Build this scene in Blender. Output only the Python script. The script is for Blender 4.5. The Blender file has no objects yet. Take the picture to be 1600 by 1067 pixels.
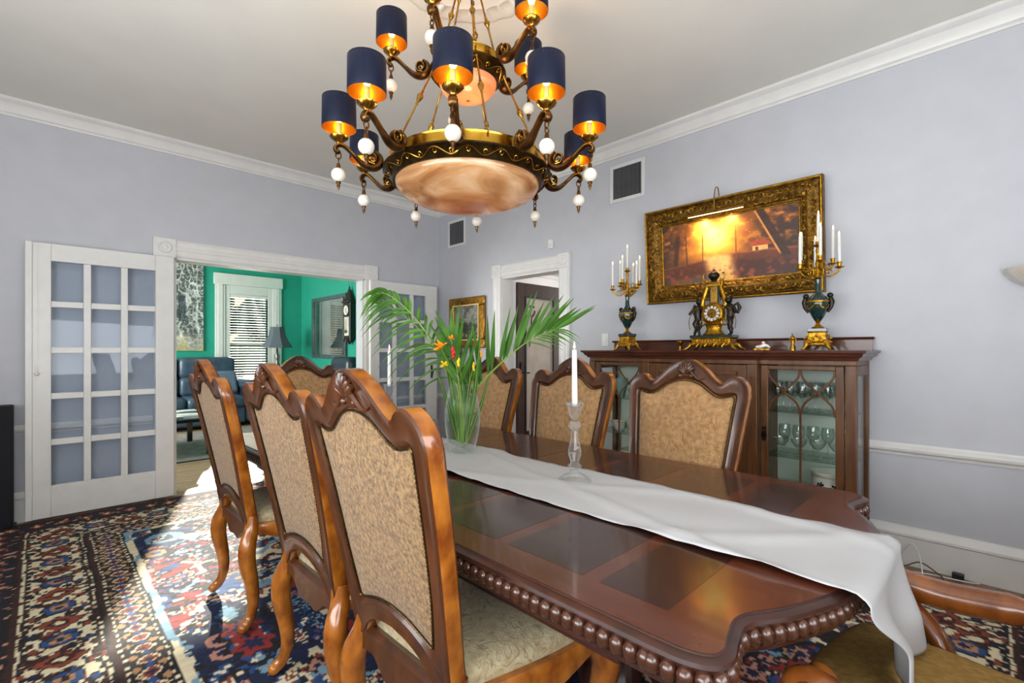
import bpy, bmesh, math, random
import numpy as np
from mathutils import Vector, Matrix
random.seed(7); np.random.seed(7)
S = bpy.context.scene
C = S.collection
pi = math.pi
R = math.radians

# ------------------------------------------------------------------ camera
EYE = 1.27
AZ = R(45.4)
FW = Vector((math.cos(AZ), math.sin(AZ), 0)); RT = Vector((math.sin(AZ), -math.cos(AZ), 0))
cam = bpy.data.cameras.new('camera'); cam.sensor_width = 36; cam.lens = 745 / 1600 * 36
cam.shift_y = (547 - 533.5) / 1600; cam.clip_start = .02
camo = bpy.data.objects.new('camera', cam); C.objects.link(camo)
camo.location = (0, 0, EYE); camo.rotation_euler = (pi / 2, 0, AZ - pi / 2)
S.camera = camo

# ------------------------------------------------------------------ world, sun, area lamps, exposure
S.view_settings.view_transform = 'Standard'; S.view_settings.look = 'None'
S.view_settings.gamma = 1; S.view_settings.use_curve_mapping = False
S.view_settings.exposure = 0.22
S.cycles.use_denoising = True; S.cycles.use_adaptive_sampling = True; S.cycles.adaptive_threshold = .02
S.cycles.max_bounces = 7; S.cycles.diffuse_bounces = 4; S.cycles.glossy_bounces = 3
S.cycles.transmission_bounces = 5; S.cycles.transparent_max_bounces = 14
S.cycles.caustics_reflective = False; S.cycles.caustics_refractive = False
S.cycles.sample_clamp_indirect = 6; S.cycles.blur_glossy = .5
W = bpy.data.worlds.new('world'); S.world = W; W.use_nodes = True
wn = W.node_tree.nodes; wl = W.node_tree.links
sky = wn.new('ShaderNodeTexSky'); sky.sky_type = 'NISHITA'; sky.sun_disc = False
sky.sun_elevation = R(20); sky.sun_rotation = R(20)
wn['Background'].inputs[1].default_value = .028
wl.new(sky.outputs[0], wn['Background'].inputs[0])

def light(name, typ, loc, energy, col=(1, 1, 1), rot=None, aim=None, **kw):
    l = bpy.data.lights.new(name, typ); l.energy = energy; l.color = col
    for k, v in kw.items(): setattr(l, k, v)
    o = bpy.data.objects.new(name, l); C.objects.link(o); o.location = loc
    if aim is not None: o.rotation_euler = Vector(aim).to_track_quat('-Z', 'Y').to_euler()
    return o
# low sun coming in through the living-room window, towards the rug
light('sun', 'SUN', (2.7, 12, 4), 24.0, (1, .93, .82), aim=(-.32, -1, -.305), angle=R(.8))
# area lamps before closed walls, added to imitate daylight from unseen windows
light('left_daylight_lamp', 'AREA', (-1.34, 1.0, 1.65), 160, (.93, .97, 1), aim=(1, .04, .6), shape='RECTANGLE', size=3.2, size_y=1.8)
light('front_daylight_lamp', 'AREA', (.7, -1.04, 1.65), 95, (.93, .97, 1), aim=(.03, 1, .6), shape='RECTANGLE', size=2.8, size_y=1.8)
light('living_fill_lamp', 'AREA', (-1.34, 7.6, 1.6), 190, (1, .99, .97), aim=(1, 0, -.05), shape='RECTANGLE', size=2.2, size_y=1.7)  # fill lamp added to brighten the teal room
light('hall_area_lamp', 'AREA', (6.1, 3.4, 1.7), 30, (1, .97, .92), aim=(-1, 0, -.05), shape='RECTANGLE', size=1.2, size_y=1.6)  # area lamp inside the hall; the wall behind it has no window

# ------------------------------------------------------------------ materials
def lin(c):
    if isinstance(c, str): c = [int(c[i:i + 2], 16) for i in (0, 2, 4)]
    return tuple((x / 255 / 12.92 if x / 255 <= .04045 else ((x / 255 + .055) / 1.055) ** 2.4) for x in c) + (1,)
M = {}
def base(name):
    m = bpy.data.materials.new(name); m.use_nodes = True; M[name] = m
    nt = m.node_tree; return m, nt, nt.nodes['Principled BSDF'], nt.nodes, nt.links
def setp(b, **kw):
    for k, v in kw.items():
        b.inputs[k].default_value = v
def pm(name, c, c2=None, rough=.5, metal=0., scale=18., stretch=(1, 1, 1), bump=0., bscale=None, coat=0., detail=3, **kw):
    """principled material: two colours mixed by noise, optional bump"""
    m, nt, b, N, L = base(name)
    c2 = c2 or c
    tc = N.new('ShaderNodeTexCoord'); mp = N.new('ShaderNodeMapping'); mp.inputs['Scale'].default_value = stretch
    L.new(tc.outputs['Object'], mp.inputs[0])
    nz = N.new('ShaderNodeTexNoise'); nz.inputs['Scale'].default_value = scale; nz.inputs['Detail'].default_value = detail
    L.new(mp.outputs[0], nz.inputs[0])
    rp = N.new('ShaderNodeValToRGB'); rp.color_ramp.elements[0].position = .32; rp.color_ramp.elements[1].position = .68
    rp.color_ramp.elements[0].color = lin(c); rp.color_ramp.elements[1].color = lin(c2)
    L.new(nz.outputs[0], rp.inputs[0]); L.new(rp.outputs[0], b.inputs['Base Color'])
    setp(b, Roughness=rough, Metallic=metal)
    if coat: setp(b, **{'Coat Weight': coat, 'Coat Roughness': .06})
    for k, v in kw.items(): b.inputs[k.replace('_', ' ')].default_value = v
    if bump:
        n2 = N.new('ShaderNodeTexNoise'); n2.inputs['Scale'].default_value = bscale or scale * 4; n2.inputs['Detail'].default_value = 4
        L.new(mp.outputs[0], n2.inputs[0])
        bp = N.new('ShaderNodeBump'); bp.inputs['Strength'].default_value = bump; bp.inputs['Distance'].default_value = .01
        L.new(n2.outputs[0], bp.inputs['Height']); L.new(bp.outputs[0], b.inputs['Normal'])
    return m
def attr_mat(name, rough=.8, bump=0, bscale=300, coat=0):
    m, nt, b, N, L = base(name)
    a = N.new('ShaderNodeVertexColor'); a.layer_name = 'Col'; L.new(a.outputs[0], b.inputs['Base Color']); setp(b, Roughness=rough)
    if coat: setp(b, **{'Coat Weight': coat, 'Coat Roughness': .15})
    if bump:
        tc = N.new('ShaderNodeTexCoord'); n2 = N.new('ShaderNodeTexNoise'); n2.inputs['Scale'].default_value = bscale
        L.new(tc.outputs['Object'], n2.inputs[0]); bp = N.new('ShaderNodeBump'); bp.inputs['Strength'].default_value = bump; bp.inputs['Distance'].default_value = .01
        L.new(n2.outputs[0], bp.inputs['Height']); L.new(bp.outputs[0], b.inputs['Normal'])
    return m
def glow(name, c, e):
    m, nt, b, N, L = base(name)
    setp(b, **{'Base Color': lin(c), 'Emission Color': lin(c), 'Emission Strength': e, 'Roughness': .4}); return m
def pane_mat(name, tint=(235, 242, 245), refl=.10, rough=.02, pw_=4):
    """thin window glass: clear, with a fresnel reflection"""
    m, nt, b, N, L = base(name); N.remove(b)
    t = N.new('ShaderNodeBsdfTransparent'); t.inputs[0].default_value = lin(tint)
    g = N.new('ShaderNodeBsdfGlossy'); g.inputs['Roughness'].default_value = rough
    fr = N.new('ShaderNodeLayerWeight'); fr.inputs[0].default_value = .5
    pw = N.new('ShaderNodeMath'); pw.operation = 'POWER'; pw.inputs[1].default_value = pw_; L.new(fr.outputs['Facing'], pw.inputs[0])
    mx = N.new('ShaderNodeMath'); mx.operation = 'MULTIPLY_ADD'; mx.inputs[1].default_value = .8; mx.inputs[2].default_value = refl; mx.use_clamp = True; L.new(pw.outputs[0], mx.inputs[0])
    ms = N.new('ShaderNodeMixShader'); L.new(mx.outputs[0], ms.inputs[0]); L.new(t.outputs[0], ms.inputs[1]); L.new(g.outputs[0], ms.inputs[2])
    L.new(ms.outputs[0], N['Material Output'].inputs[0]); return m
def contour_fabric(name, c, c2, line, scale=9, freq=34, width=.25, rough=.85, bump=.4, grain=45):
    """woven damask: pale ground with scrolling darker lines (contours of a noise field)"""
    m, nt, b, N, L = base(name)
    tc = N.new('ShaderNodeTexCoord')
    nz = N.new('ShaderNodeTexNoise'); nz.inputs['Scale'].default_value = scale; nz.inputs['Detail'].default_value = 1.5; nz.inputs['Distortion'].default_value = .8
    L.new(tc.outputs['Object'], nz.inputs[0])
    mu = N.new('ShaderNodeMath'); mu.operation = 'MULTIPLY'; mu.inputs[1].default_value = freq; L.new(nz.outputs[0], mu.inputs[0])
    sn = N.new('ShaderNodeMath'); sn.operation = 'SINE'; L.new(mu.outputs[0], sn.inputs[0])
    ab = N.new('ShaderNodeMath'); ab.operation = 'ABSOLUTE'; L.new(sn.outputs[0], ab.inputs[0])
    mr = N.new('ShaderNodeMapRange'); mr.inputs[1].default_value = 0; mr.inputs[2].default_value = width; mr.inputs[3].default_value = 1; mr.inputs[4].default_value = 0
    L.new(ab.outputs[0], mr.inputs[0])
    g = N.new('ShaderNodeTexNoise'); g.inputs['Scale'].default_value = grain; g.inputs['Detail'].default_value = 5; L.new(tc.outputs['Object'], g.inputs[0])
    rp = N.new('ShaderNodeValToRGB'); rp.color_ramp.elements[0].position = .35; rp.color_ramp.elements[1].position = .65
    rp.color_ramp.elements[0].color = lin(c); rp.color_ramp.elements[1].color = lin(c2); L.new(g.outputs[0], rp.inputs[0])
    g2 = N.new('ShaderNodeTexNoise'); g2.inputs['Scale'].default_value = 5; L.new(tc.outputs['Object'], g2.inputs[0])
    mm = N.new('ShaderNodeMath'); mm.operation = 'MULTIPLY'; L.new(mr.outputs[0], mm.inputs[0]); L.new(g2.outputs[0], mm.inputs[1])
    mx = N.new('ShaderNodeMix'); mx.data_type = 'RGBA'; L.new(mm.outputs[0], mx.inputs[0]); L.new(rp.outputs[0], mx.inputs[6]); mx.inputs[7].default_value = lin(line)
    L.new(mx.outputs[2], b.inputs['Base Color']); setp(b, Roughness=rough)
    b.inputs['Sheen Weight'].default_value = .25
    n3 = N.new('ShaderNodeTexNoise'); n3.inputs['Scale'].default_value = 160; L.new(tc.outputs['Object'], n3.inputs[0])
    ad = N.new('ShaderNodeMath'); ad.operation = 'SUBTRACT'; L.new(n3.outputs[0], ad.inputs[0]); L.new(mm.outputs[0], ad.inputs[1])
    bp = N.new('ShaderNodeBump'); bp.inputs['Strength'].default_value = bump; bp.inputs['Distance'].default_value = .006
    L.new(ad.outputs[0], bp.inputs['Height']); L.new(bp.outputs[0], b.inputs['Normal']); return m

pm('wall', 'C8C9CF', 'C4C5CB', rough=.55, scale=6, bump=.04, bscale=260)
pm('ceiling', 'E4E1D9', 'E0DDD5', rough=.8, scale=3)
pm('trim', 'EAE8E4', 'E4E2DE', rough=.32, scale=8)
pm('door_white', 'E8E7E3', 'E2E1DD', rough=.3, scale=10)
pm('teal', '2CA48B', '279D85', rough=.5, scale=5)
pane_mat('pane', (240, 244, 248), .02)
pane_mat('clear_pane', (252, 254, 253), .02)
pane_mat('picture_pane', (240, 244, 244), .35)
pm('floor_wood', '8E6A48', '6E4C30', rough=.35, scale=6, stretch=(1, 12, 1), bump=.05)
pm('plank', 'B39A7C', '8D7355', rough=.38, scale=5, stretch=(1.2, 14, 1), bump=.06)
pm('wood_dark', '4A2413', '32160B', rough=.24, scale=7, stretch=(3, 3, 1), coat=.5)
pm('wood_amber', 'BA7224', '77390C', rough=.24, scale=9, stretch=(2, 2, 1.2), coat=.6, detail=6)
pm('wood_mid', '93521F', '643310', rough=.26, scale=8, stretch=(2, 2, 1.2), coat=.4)
pm('bead_wood', '5A3524', '3A1F14', rough=.25, scale=12, coat=.4)
pm('gilt_recess', '8A6420', '4A3008', rough=.45, metal=.7, scale=30, bump=.8, bscale=60)
pm('slat_grey', '8A8C90', '808286', rough=.5, scale=8)
pm('wood_face', '572F16', '3A1E0C', rough=.32, scale=7, stretch=(3, 3, 1), coat=.25)
pm('table_band', '5C2F1D', '512717', rough=.22, scale=6, stretch=(4, 1, 1), coat=.3)
pm('table_panel', '3A2219', '321B14', rough=.22, scale=6, stretch=(1, 5, 1), coat=.3)
pm('table_edge', '42221A', '2A140E', rough=.34, scale=12, coat=.15)
pm('cabinet_wood', '714826', '533118', rough=.4, scale=6, stretch=(4, 4, .7), coat=.08)
pm('cabinet_top', '5E3322', '45231A', rough=.3, scale=6, stretch=(4, .7, 4), coat=.25)
pm('cabinet_inside', 'E6EEE4', 'DDE6DB', rough=.5, scale=4)
pm('runner', 'C0C0C2', 'BABABC', rough=.6, scale=4, bump=.08, bscale=500)
contour_fabric('damask_back', '9A784A', '624524', '43280F', 11, 40, .26, grain=95)
contour_fabric('damask_front', 'BC9260', '9C7244', '744924', 11, 60, .36, bump=.8)
contour_fabric('damask_seat', 'BDB08E', 'A8956E', '544028', 12, 46, .42)
pm('velvet_seat', 'A98440', '8A682C', rough=.9, scale=60, bump=.5, bscale=300)
pm('nailhead', '3A2A16', '5C4526', rough=.35, metal=.8, scale=60)
pm('brass', 'B98B3C', '8C6426', rough=.24, metal=1, scale=22)
pm('brass_bright', 'D9A93F', 'BC8628', rough=.2, metal=1, scale=16)
pm('bronze', '6E4A26', '42290F', rough=.32, metal=.9, scale=26)
pm('antique', '4E3B1E', '2F2412', rough=.36, metal=.9, scale=30, bump=.06, bscale=60)
pm('gilt', 'D2A034', '9C6D17', rough=.28, metal=.95, scale=40, bump=.5, bscale=60)
pm('gilt_frame', 'C08F31', '6D4A10', rough=.34, metal=.85, scale=26, bump=1., bscale=45)
pm('dark_bronze', '3A342A', '231E18', rough=.35, metal=.7, scale=30)
pm('green_marble', '1F3B36', '12282A', rough=.15, scale=30, coat=.5, detail=6)
pm('navy_shade', '101730', '0C1226', rough=.5, Specular_IOR_Level=.22, scale=60, stretch=(1, 1, .1))
pm('gold_lining', 'E0A030', 'C8861E', rough=.28, metal=.85, scale=14)
pm('white_bead', 'E2DACE', 'D6CBBB', rough=.15, scale=20, coat=.5)
pm('candle_wax', 'F3EFE8', 'ECE7DE', rough=.4, scale=20, Subsurface_Weight=.2)
pm('candle_sleeve', 'F2D58A', 'EBC66C', rough=.5, scale=20)
glow('bulb', (255, 196, 92), 16)
glow('flame', (255, 214, 140), 6)
glow('picture_lamp', (255, 226, 160), 3)
pm('black_fabric', '14161F', '0D0F16', rough=.8, scale=200)
pm('leather', '46586A', '374657', rough=.3, scale=12, bump=.15, bscale=80)
pm('leather_dark', '2C3846', '222C38', rough=.3, scale=12, bump=.15, bscale=80)
pm('lampshade', '667078', '5A636B', rough=.8, scale=90)
pm('pewter', '8D8A80', '5B5850', rough=.3, metal=.9, scale=30)
pm('cushion_blue', '71839B', '62748C', rough=.85, scale=60)
pm('grey_rug', 'A09A94', '7F7A76', rough=.95, scale=9, bump=.5, bscale=120)
pm('paper', 'E9E8E4', 'D4D3CF', rough=.6, scale=12)
pm('black_lacquer', '1A1C20', '121316', rough=.12, scale=10, coat=.5)
pm('frame_grey', '5C6A70', '485459', rough=.3, scale=14, metal=.3)
pm('wall_clock_wood', '2A1D16', '1B120D', rough=.35, scale=14)
pm('vent_metal', 'E4E4E2', 'DCDCDA', rough=.4, scale=8)
pm('vent_dark', '1B1C1E', '141516', rough=.8, scale=8)
pm('plastic_white', 'ECECEA', 'E6E6E4', rough=.4, scale=8)
pm('plastic_black', '111111', '0C0C0C', rough=.4, scale=8)
pm('cord_brown', '5A4130', '4A3426', rough=.5, scale=8)
pm('leaf', '44741C', '2A500F', rough=.5, scale=7, Specular_IOR_Level=.25)
pm('leaf_stem', '86A040', '6C8E30', rough=.45, scale=12)
pm('petal_orange', 'F2A012', 'E0800A', rough=.5, scale=30)
pm('petal_red', 'C01E1E', '9C1414', rough=.5, scale=30)
pm('petal_yellow', 'F0D020', 'DDB812', rough=.5, scale=30)
pm('porcelain', 'F0EEE6', 'E6E4DA', rough=.15, scale=14, coat=.4)
pm('china_green', '9FBFB4', '8DB0A5', rough=.2, scale=14, coat=.4)
pm('brown_door', '4B3328', '3A261D', rough=.35, scale=7, stretch=(5, 5, 1))
pm('etched_glass', 'D5C9BA', 'BFB2A4', rough=.3, scale=5)
pm('black_metal', '16161A', '0E0E10', rough=.4, scale=8)
pm('blind', 'F0EFEA', 'E8E7E2', rough=.5, scale=8)
pm('lawn', '5A7034', '435826', rough=.9, scale=3)
pm('hedge', '7C8C44', '44582A', rough=.8, scale=6)
attr_mat('rug_wool', .92, .35, 420); attr_mat('oil_paint', .38, .25, 130, .15); attr_mat('print', .5)
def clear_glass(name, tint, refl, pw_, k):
    """blown or cut glass: clear in the middle, white put in towards the rims to imitate caught light"""
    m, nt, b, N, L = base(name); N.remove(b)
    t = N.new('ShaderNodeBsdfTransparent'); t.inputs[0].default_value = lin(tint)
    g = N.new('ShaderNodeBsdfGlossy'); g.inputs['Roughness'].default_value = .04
    d = N.new('ShaderNodeBsdfTranslucent'); d.inputs[0].default_value = (.9, .93, .94, 1); d2 = N.new('ShaderNodeBsdfDiffuse'); d2.inputs[0].default_value = (.9, .93, .94, 1)  # whitish colour mixed in by view angle, standing in for bright glass edges
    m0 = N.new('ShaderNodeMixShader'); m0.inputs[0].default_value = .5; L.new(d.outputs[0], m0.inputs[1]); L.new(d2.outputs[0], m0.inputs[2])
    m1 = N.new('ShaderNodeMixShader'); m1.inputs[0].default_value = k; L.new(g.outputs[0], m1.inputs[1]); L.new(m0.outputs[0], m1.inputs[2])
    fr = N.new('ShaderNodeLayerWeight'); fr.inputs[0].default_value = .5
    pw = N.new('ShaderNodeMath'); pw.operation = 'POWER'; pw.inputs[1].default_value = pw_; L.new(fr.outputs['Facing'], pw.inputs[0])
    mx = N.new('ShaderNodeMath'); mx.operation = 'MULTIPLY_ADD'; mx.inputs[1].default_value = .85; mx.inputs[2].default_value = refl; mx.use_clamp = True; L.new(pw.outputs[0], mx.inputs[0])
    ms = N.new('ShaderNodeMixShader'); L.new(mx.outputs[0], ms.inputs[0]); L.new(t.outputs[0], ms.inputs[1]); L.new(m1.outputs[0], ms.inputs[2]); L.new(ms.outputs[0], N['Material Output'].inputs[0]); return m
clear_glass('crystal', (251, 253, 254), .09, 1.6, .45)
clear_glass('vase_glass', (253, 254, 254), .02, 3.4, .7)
pane_mat('glassware', (248, 252, 250), .09, .04, 2.6)
pane_mat('water', (238, 247, 236), .02)
pane_mat('shelf_glass', (232, 243, 236), .05)
def alabaster(name, c, c2, c3, trans):
    m, nt, b, N, L = base(name)
    tc = N.new('ShaderNodeTexCoord'); mp = N.new('ShaderNodeMapping'); mp.inputs['Scale'].default_value = (1, 1, 7); mp.inputs['Rotation'].default_value = (.25, .15, 0)
    L.new(tc.outputs['Object'], mp.inputs[0]); nz = N.new('ShaderNodeTexNoise'); nz.inputs['Scale'].default_value = 3.2; nz.inputs['Detail'].default_value = 8; nz.inputs['Distortion'].default_value = .9
    L.new(mp.outputs[0], nz.inputs[0]); rp = N.new('ShaderNodeValToRGB'); e = rp.color_ramp.elements
    e[0].position = .34; e[0].color = lin(c); e[1].position = .66; e[1].color = lin(c3); x = e.new(.5); x.color = lin(c2)
    L.new(nz.outputs[0], rp.inputs[0]); L.new(rp.outputs[0], b.inputs['Base Color']); setp(b, Roughness=.16, **{'Coat Weight': .5})
    t = N.new('ShaderNodeBsdfTranslucent'); L.new(rp.outputs[0], t.inputs[0]); ms = N.new('ShaderNodeMixShader'); ms.inputs[0].default_value = trans
    L.new(b.outputs[0], ms.inputs[1]); L.new(t.outputs[0], ms.inputs[2]); L.new(ms.outputs[0], N['Material Output'].inputs[0]); return m
alabaster('alabaster', 'B07848', 'D2A674', 'EBD2AE', .35)
alabaster('alabaster_peach', 'E0A678', 'EDBE94', 'F2CFAC', .55)

# ------------------------------------------------------------------ mesh helpers
class MB:
    def __init__(s): s.v = []; s.f = []; s.m = []; s.T = None
    def add(s, vs, fs, mi=0):
        n = len(s.v); s.v += [tuple(s.T @ Vector(v)) if s.T else tuple(v) for v in vs]
        for f in fs: s.f.append(tuple(i + n for i in f)); s.m.append(mi)
        return s
    def box(s, x0, x1, y0, y1, z0, z1, mi=0):
        v = [(x, y, z) for x in (x0, x1) for y in (y0, y1) for z in (z0, z1)]
        return s.add(v, [(0, 1, 3, 2), (4, 6, 7, 5), (0, 4, 5, 1), (2, 3, 7, 6), (0, 2, 6, 4), (1, 5, 7, 3)], mi)
    def lathe(s, prof, seg=20, c=(0, 0, 0), mi=0, flute=None, cap=True, sx=1, sy=1):
        vs = []; fs = []; n = len(prof)
        for k in range(seg):
            a = 2 * pi * k / seg
            for j, (r, z) in enumerate(prof):
                rr = r * (1 + (flute[1] * math.cos(flute[0] * a) if flute and j in flute[2] else 0))
                vs.append((c[0] + rr * math.cos(a) * sx, c[1] + rr * math.sin(a) * sy, c[2] + z))
        for k in range(seg):
            q = (k + 1) % seg
            for j in range(n - 1): fs.append((k * n + j, q * n + j, q * n + j + 1, k * n + j + 1))
        if cap:
            if prof[0][0] > 1e-5: fs.append(tuple(k * n for k in reversed(range(seg))))
            if prof[-1][0] > 1e-5: fs.append(tuple(k * n + n - 1 for k in range(seg)))
        return s.add(vs, fs, mi)
    def tube(s, path, rad, seg=8, mi=0, closed=False, sq=(1, 1), up=None, cap=True):
        P = [Vector(p) for p in path]; n = len(P)
        rads = [rad] * n if not hasattr(rad, '__len__') else list(rad)
        vs = []; fs = []; prev = None
        for i in range(n):
            t = (P[(i + 1) % n] - P[i - 1]) if closed else (P[min(i + 1, n - 1)] - P[max(i - 1, 0)])
            t = t.normalized() if t.length > 1e-9 else Vector((0, 0, 1))
            if prev is None:
                u = Vector(up) if up else (Vector((0, 0, 1)) if abs(t.z) < .9 else Vector((1, 0, 0)))
            else: u = Vector(up) if up else prev
            u = u - t * u.dot(t)
            if u.length < 1e-6: u = prev or t.orthogonal()
            u.normalize(); prev = u; w = t.cross(u)
            for k in range(seg):
                a = 2 * pi * k / seg + pi / seg
                vs.append(P[i] + (u * math.cos(a) * sq[0] + w * math.sin(a) * sq[1]) * rads[i])
        for i in range(n if closed else n - 1):
            j = (i + 1) % n
            for k in range(seg): fs.append((i * seg + k, i * seg + (k + 1) % seg, j * seg + (k + 1) % seg, j * seg + k))
        if cap and not closed:
            fs.append(tuple(reversed(range(seg)))); fs.append(tuple((n - 1) * seg + k for k in range(seg)))
        return s.add(vs, fs, mi)
    def ball(s, c, r, seg=12, mi=0, sz=1, sx=1, sy=1):
        n = max(4, seg // 2)
        return s.lathe([(r * math.sin(pi * j / n), -r * sz * math.cos(pi * j / n)) for j in range(n + 1)], seg, c, mi, sx=sx, sy=sy)
    def sweep(s, prof, p0, p1, out, up=(0, 0, 1), mi=0, m0=0, m1=0):
        """extrude a profile of (out, up) pairs from p0 to p1; m0/m1 shift the ends by out (mitres)"""
        p0 = Vector(p0); p1 = Vector(p1); o = Vector(out); u = Vector(up); d = (p1 - p0).normalized(); n = len(prof)
        vs = [p0 + o * a + u * b + d * a * m0 for a, b in prof] + [p1 + o * a + u * b - d * a * m1 for a, b in prof]
        fs = [(i, (i + 1) % n, n + (i + 1) % n, n + i) for i in range(n)] + [tuple(reversed(range(n))), tuple(range(n, 2 * n))]
        return s.add(vs, fs, mi)
    def grid(s, P, mi=0, closed_u=False):
        """P: rows of points"""
        nr = len(P); nc = len(P[0]); vs = [p for r in P for p in r]; fs = []
        for i in range(nr if closed_u else nr - 1):
            for j in range(nc - 1):
                k = (i + 1) % nr; fs.append((i * nc + j, i * nc + j + 1, k * nc + j + 1, k * nc + j))
        return s.add(vs, fs, mi)
    def mesh(s, name, mats, ang=40):
        me = bpy.data.meshes.new(name); me.from_pydata(s.v, [], s.f)
        for m in ([mats] if isinstance(mats, str) else mats): me.materials.append(M[m])
        me.polygons.foreach_set('material_index', s.m)
        bm = bmesh.new(); bm.from_mesh(me); bmesh.ops.recalc_face_normals(bm, faces=bm.faces); bm.to_mesh(me); bm.free()
        me.polygons.foreach_set('use_smooth', [True] * len(me.polygons)); me.set_sharp_from_angle(angle=R(ang)); me.update()
        return me
    def build(s, name, mats, parent=None, ang=40, bevel=0, loc=None, rot=None):
        return link(name, s.mesh(name, mats, ang), parent, bevel, loc, rot)
def link(name, me, parent=None, bevel=0, loc=None, rot=None):
    o = bpy.data.objects.new(name, me); C.objects.link(o)
    if parent is not None: o.parent = parent
    if loc is not None: o.location = loc
    if rot is not None: o.rotation_euler = rot
    if bevel:
        b = o.modifiers.new('bevel', 'BEVEL'); b.width = bevel; b.segments = 2; b.limit_method = 'ANGLE'; b.angle_limit = R(35)
    return o
def tag(o, label, cat, group=None):
    o['label'] = label; o['category'] = cat
    if group: o['group'] = group
    return o
def struct(o): o['kind'] = 'structure'; return o
def thing(name, label, cat, loc=(0, 0, 0), rz=0, group=None):
    o = bpy.data.objects.new(name, None); C.objects.link(o); o.location = loc; o.rotation_euler = (0, 0, rz); o.empty_display_size = .1
    return tag(o, label, cat, group)
def copy_tree(o, parent=None):
    c = o.copy(); C.objects.link(c)
    if parent is not None: c.parent = parent
    for ch in o.children: copy_tree(ch, c)
    return c
def spline(pts, n=4, closed=False):
    P = [Vector(p) for p in pts]; out = []; L = len(P)
    for i in range(L if closed else L - 1):
        a = P[(i - 1) % L] if closed or i > 0 else P[0] * 2 - P[1]
        b = P[i]; c = P[(i + 1) % L]; d = P[(i + 2) % L] if closed or i + 2 < L else P[-1] * 2 - P[-2]
        for k in range(n):
            t = k / n; out.append(.5 * ((2 * b) + (c - a) * t + (2 * a - 5 * b + 4 * c - d) * t * t + (3 * b - a - 3 * c + d) * t ** 3))
    if not closed: out.append(P[-1])
    return out
def B(x0, x1, y0, y1, z0, z1): return MB().box(x0, x1, y0, y1, z0, z1)
def color_attr(me, cols):
    a = me.color_attributes.new('Col', 'FLOAT_COLOR', 'POINT'); c = np.ones((len(cols), 4), np.float32); c[:, :3] = cols
    a.data.foreach_set('color', c.ravel())
def srgb(a):
    a = np.asarray(a, float) / 255; return np.where(a <= .04045, a / 12.92, ((a + .055) / 1.055) ** 2.4)
def vnoise(x, y, seed=0):
    """value noise on arrays"""
    def h(i, j):
        n = (i.astype(np.int64) * 374761393 + j.astype(np.int64) * 668265263 + seed * 982451653) & 0x7fffffff
        n = ((n ^ (n >> 13)) * 1274126177) & 0x7fffffff
        return ((n ^ (n >> 16)) & 0xffff) / 65535.
    i = np.floor(x); j = np.floor(y); u = x - i; v = y - j; u = u * u * (3 - 2 * u); v = v * v * (3 - 2 * v)
    return (h(i, j) * (1 - u) + h(i + 1, j) * u) * (1 - v) + (h(i, j + 1) * (1 - u) + h(i + 1, j + 1) * u) * v
def fbm(x, y, seed=0, o=4):
    return sum(vnoise(x * 2 ** k, y * 2 ** k, seed + k) * .5 ** (k + 1) for k in range(o)) / (1 - .5 ** o)
def grid_mesh(name, X, Y, Z, cols, mat):
    ny, nx = X.shape; me = bpy.data.meshes.new(name)
    co = np.stack([X, Y, Z], -1).reshape(-1, 3); idx = np.arange(nx * ny).reshape(ny, nx)
    q = np.stack([idx[:-1, :-1], idx[:-1, 1:], idx[1:, 1:], idx[1:, :-1]], -1).reshape(-1, 4)
    me.vertices.add(len(co)); me.vertices.foreach_set('co', co.ravel().astype(np.float32))
    me.loops.add(q.size); me.loops.foreach_set('vertex_index', q.ravel().astype(np.int32))
    me.polygons.add(len(q)); me.polygons.foreach_set('loop_start', np.arange(0, q.size, 4, dtype=np.int32))
    me.update(calc_edges=True); me.polygons.foreach_set('use_smooth', [True] * len(q)); me.materials.append(M[mat]); color_attr(me, cols.reshape(-1, 3)); return me
# ------------------------------------------------------------------ the rooms
XW, YW, ZC, XL, YF = 3.66, 5.06, 3.09, -1.4, -1.1
YB = 5.21            # living-room side of the back wall
YV = 9.75            # far wall of the living room
def wall(name, boxes, mat):
    m = MB()
    for b in boxes: m.box(*b)
    return struct(m.build(name, mat))
OX0, OX1, OZ = .83, 2.60, 2.065      # wide opening in the back wall
wall('wall_back', [(XL - .15, OX0, YW, YB, 0, ZC), (OX1, XW + .15, YW, YB, 0, ZC), (OX0, OX1, YW, YB, OZ, ZC)], 'wall')
HY0, HY1 = 3.03, 3.87                # doorway in the right wall
wall('wall_right', [(XW, XW + .15, YF, HY0, 0, ZC), (XW, XW + .15, HY1, YW, 0, ZC), (XW, XW + .15, HY0, HY1, OZ, ZC)], 'wall')
wall('wall_left', [(XL - .15, XL, YF - .15, YW, 0, ZC)], 'wall')
wall('wall_front', [(XL, XW + .15, YF - .15, YF, 0, ZC)], 'wall')
wall('ceiling', [(XL, XW, YF, YW, ZC, ZC + .1)], 'ceiling')
fl = wall('floor', [(XL, 6.4, YF, YV, -.1, -.012), (XL, XW, YF, 4.86, -.012, 0), (XW, 6.4, 2.2, 4.7, -.012, 0)], 'floor_wood')
# floorboards of the living room and the strip before the opening, each one a board
pmesh = [MB().box(0, 1.30, 0, .118, -.012, 0).mesh('plank', 'plank'), MB().box(0, .9, 0, .118, -.012, 0).mesh('plank', 'plank')]
row = 0; y = 4.862
while y < YV - .1:
    x = XL - (row * .47) % 1.1
    while x < XW:
        w = 0 if (row + int(x * 3)) % 3 else 1; L_ = 1.30 if w == 0 else .9
        x0 = x
        if x0 + L_ > XL and x0 < XW:
            o = link('plank', pmesh[w], fl, 0, (max(x0, XL) if x0 < XL else min(x0, XW - L_), y, random.uniform(-.0008, .0008)))
        x += L_ + .003
    y += .1205; row += 1
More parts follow.
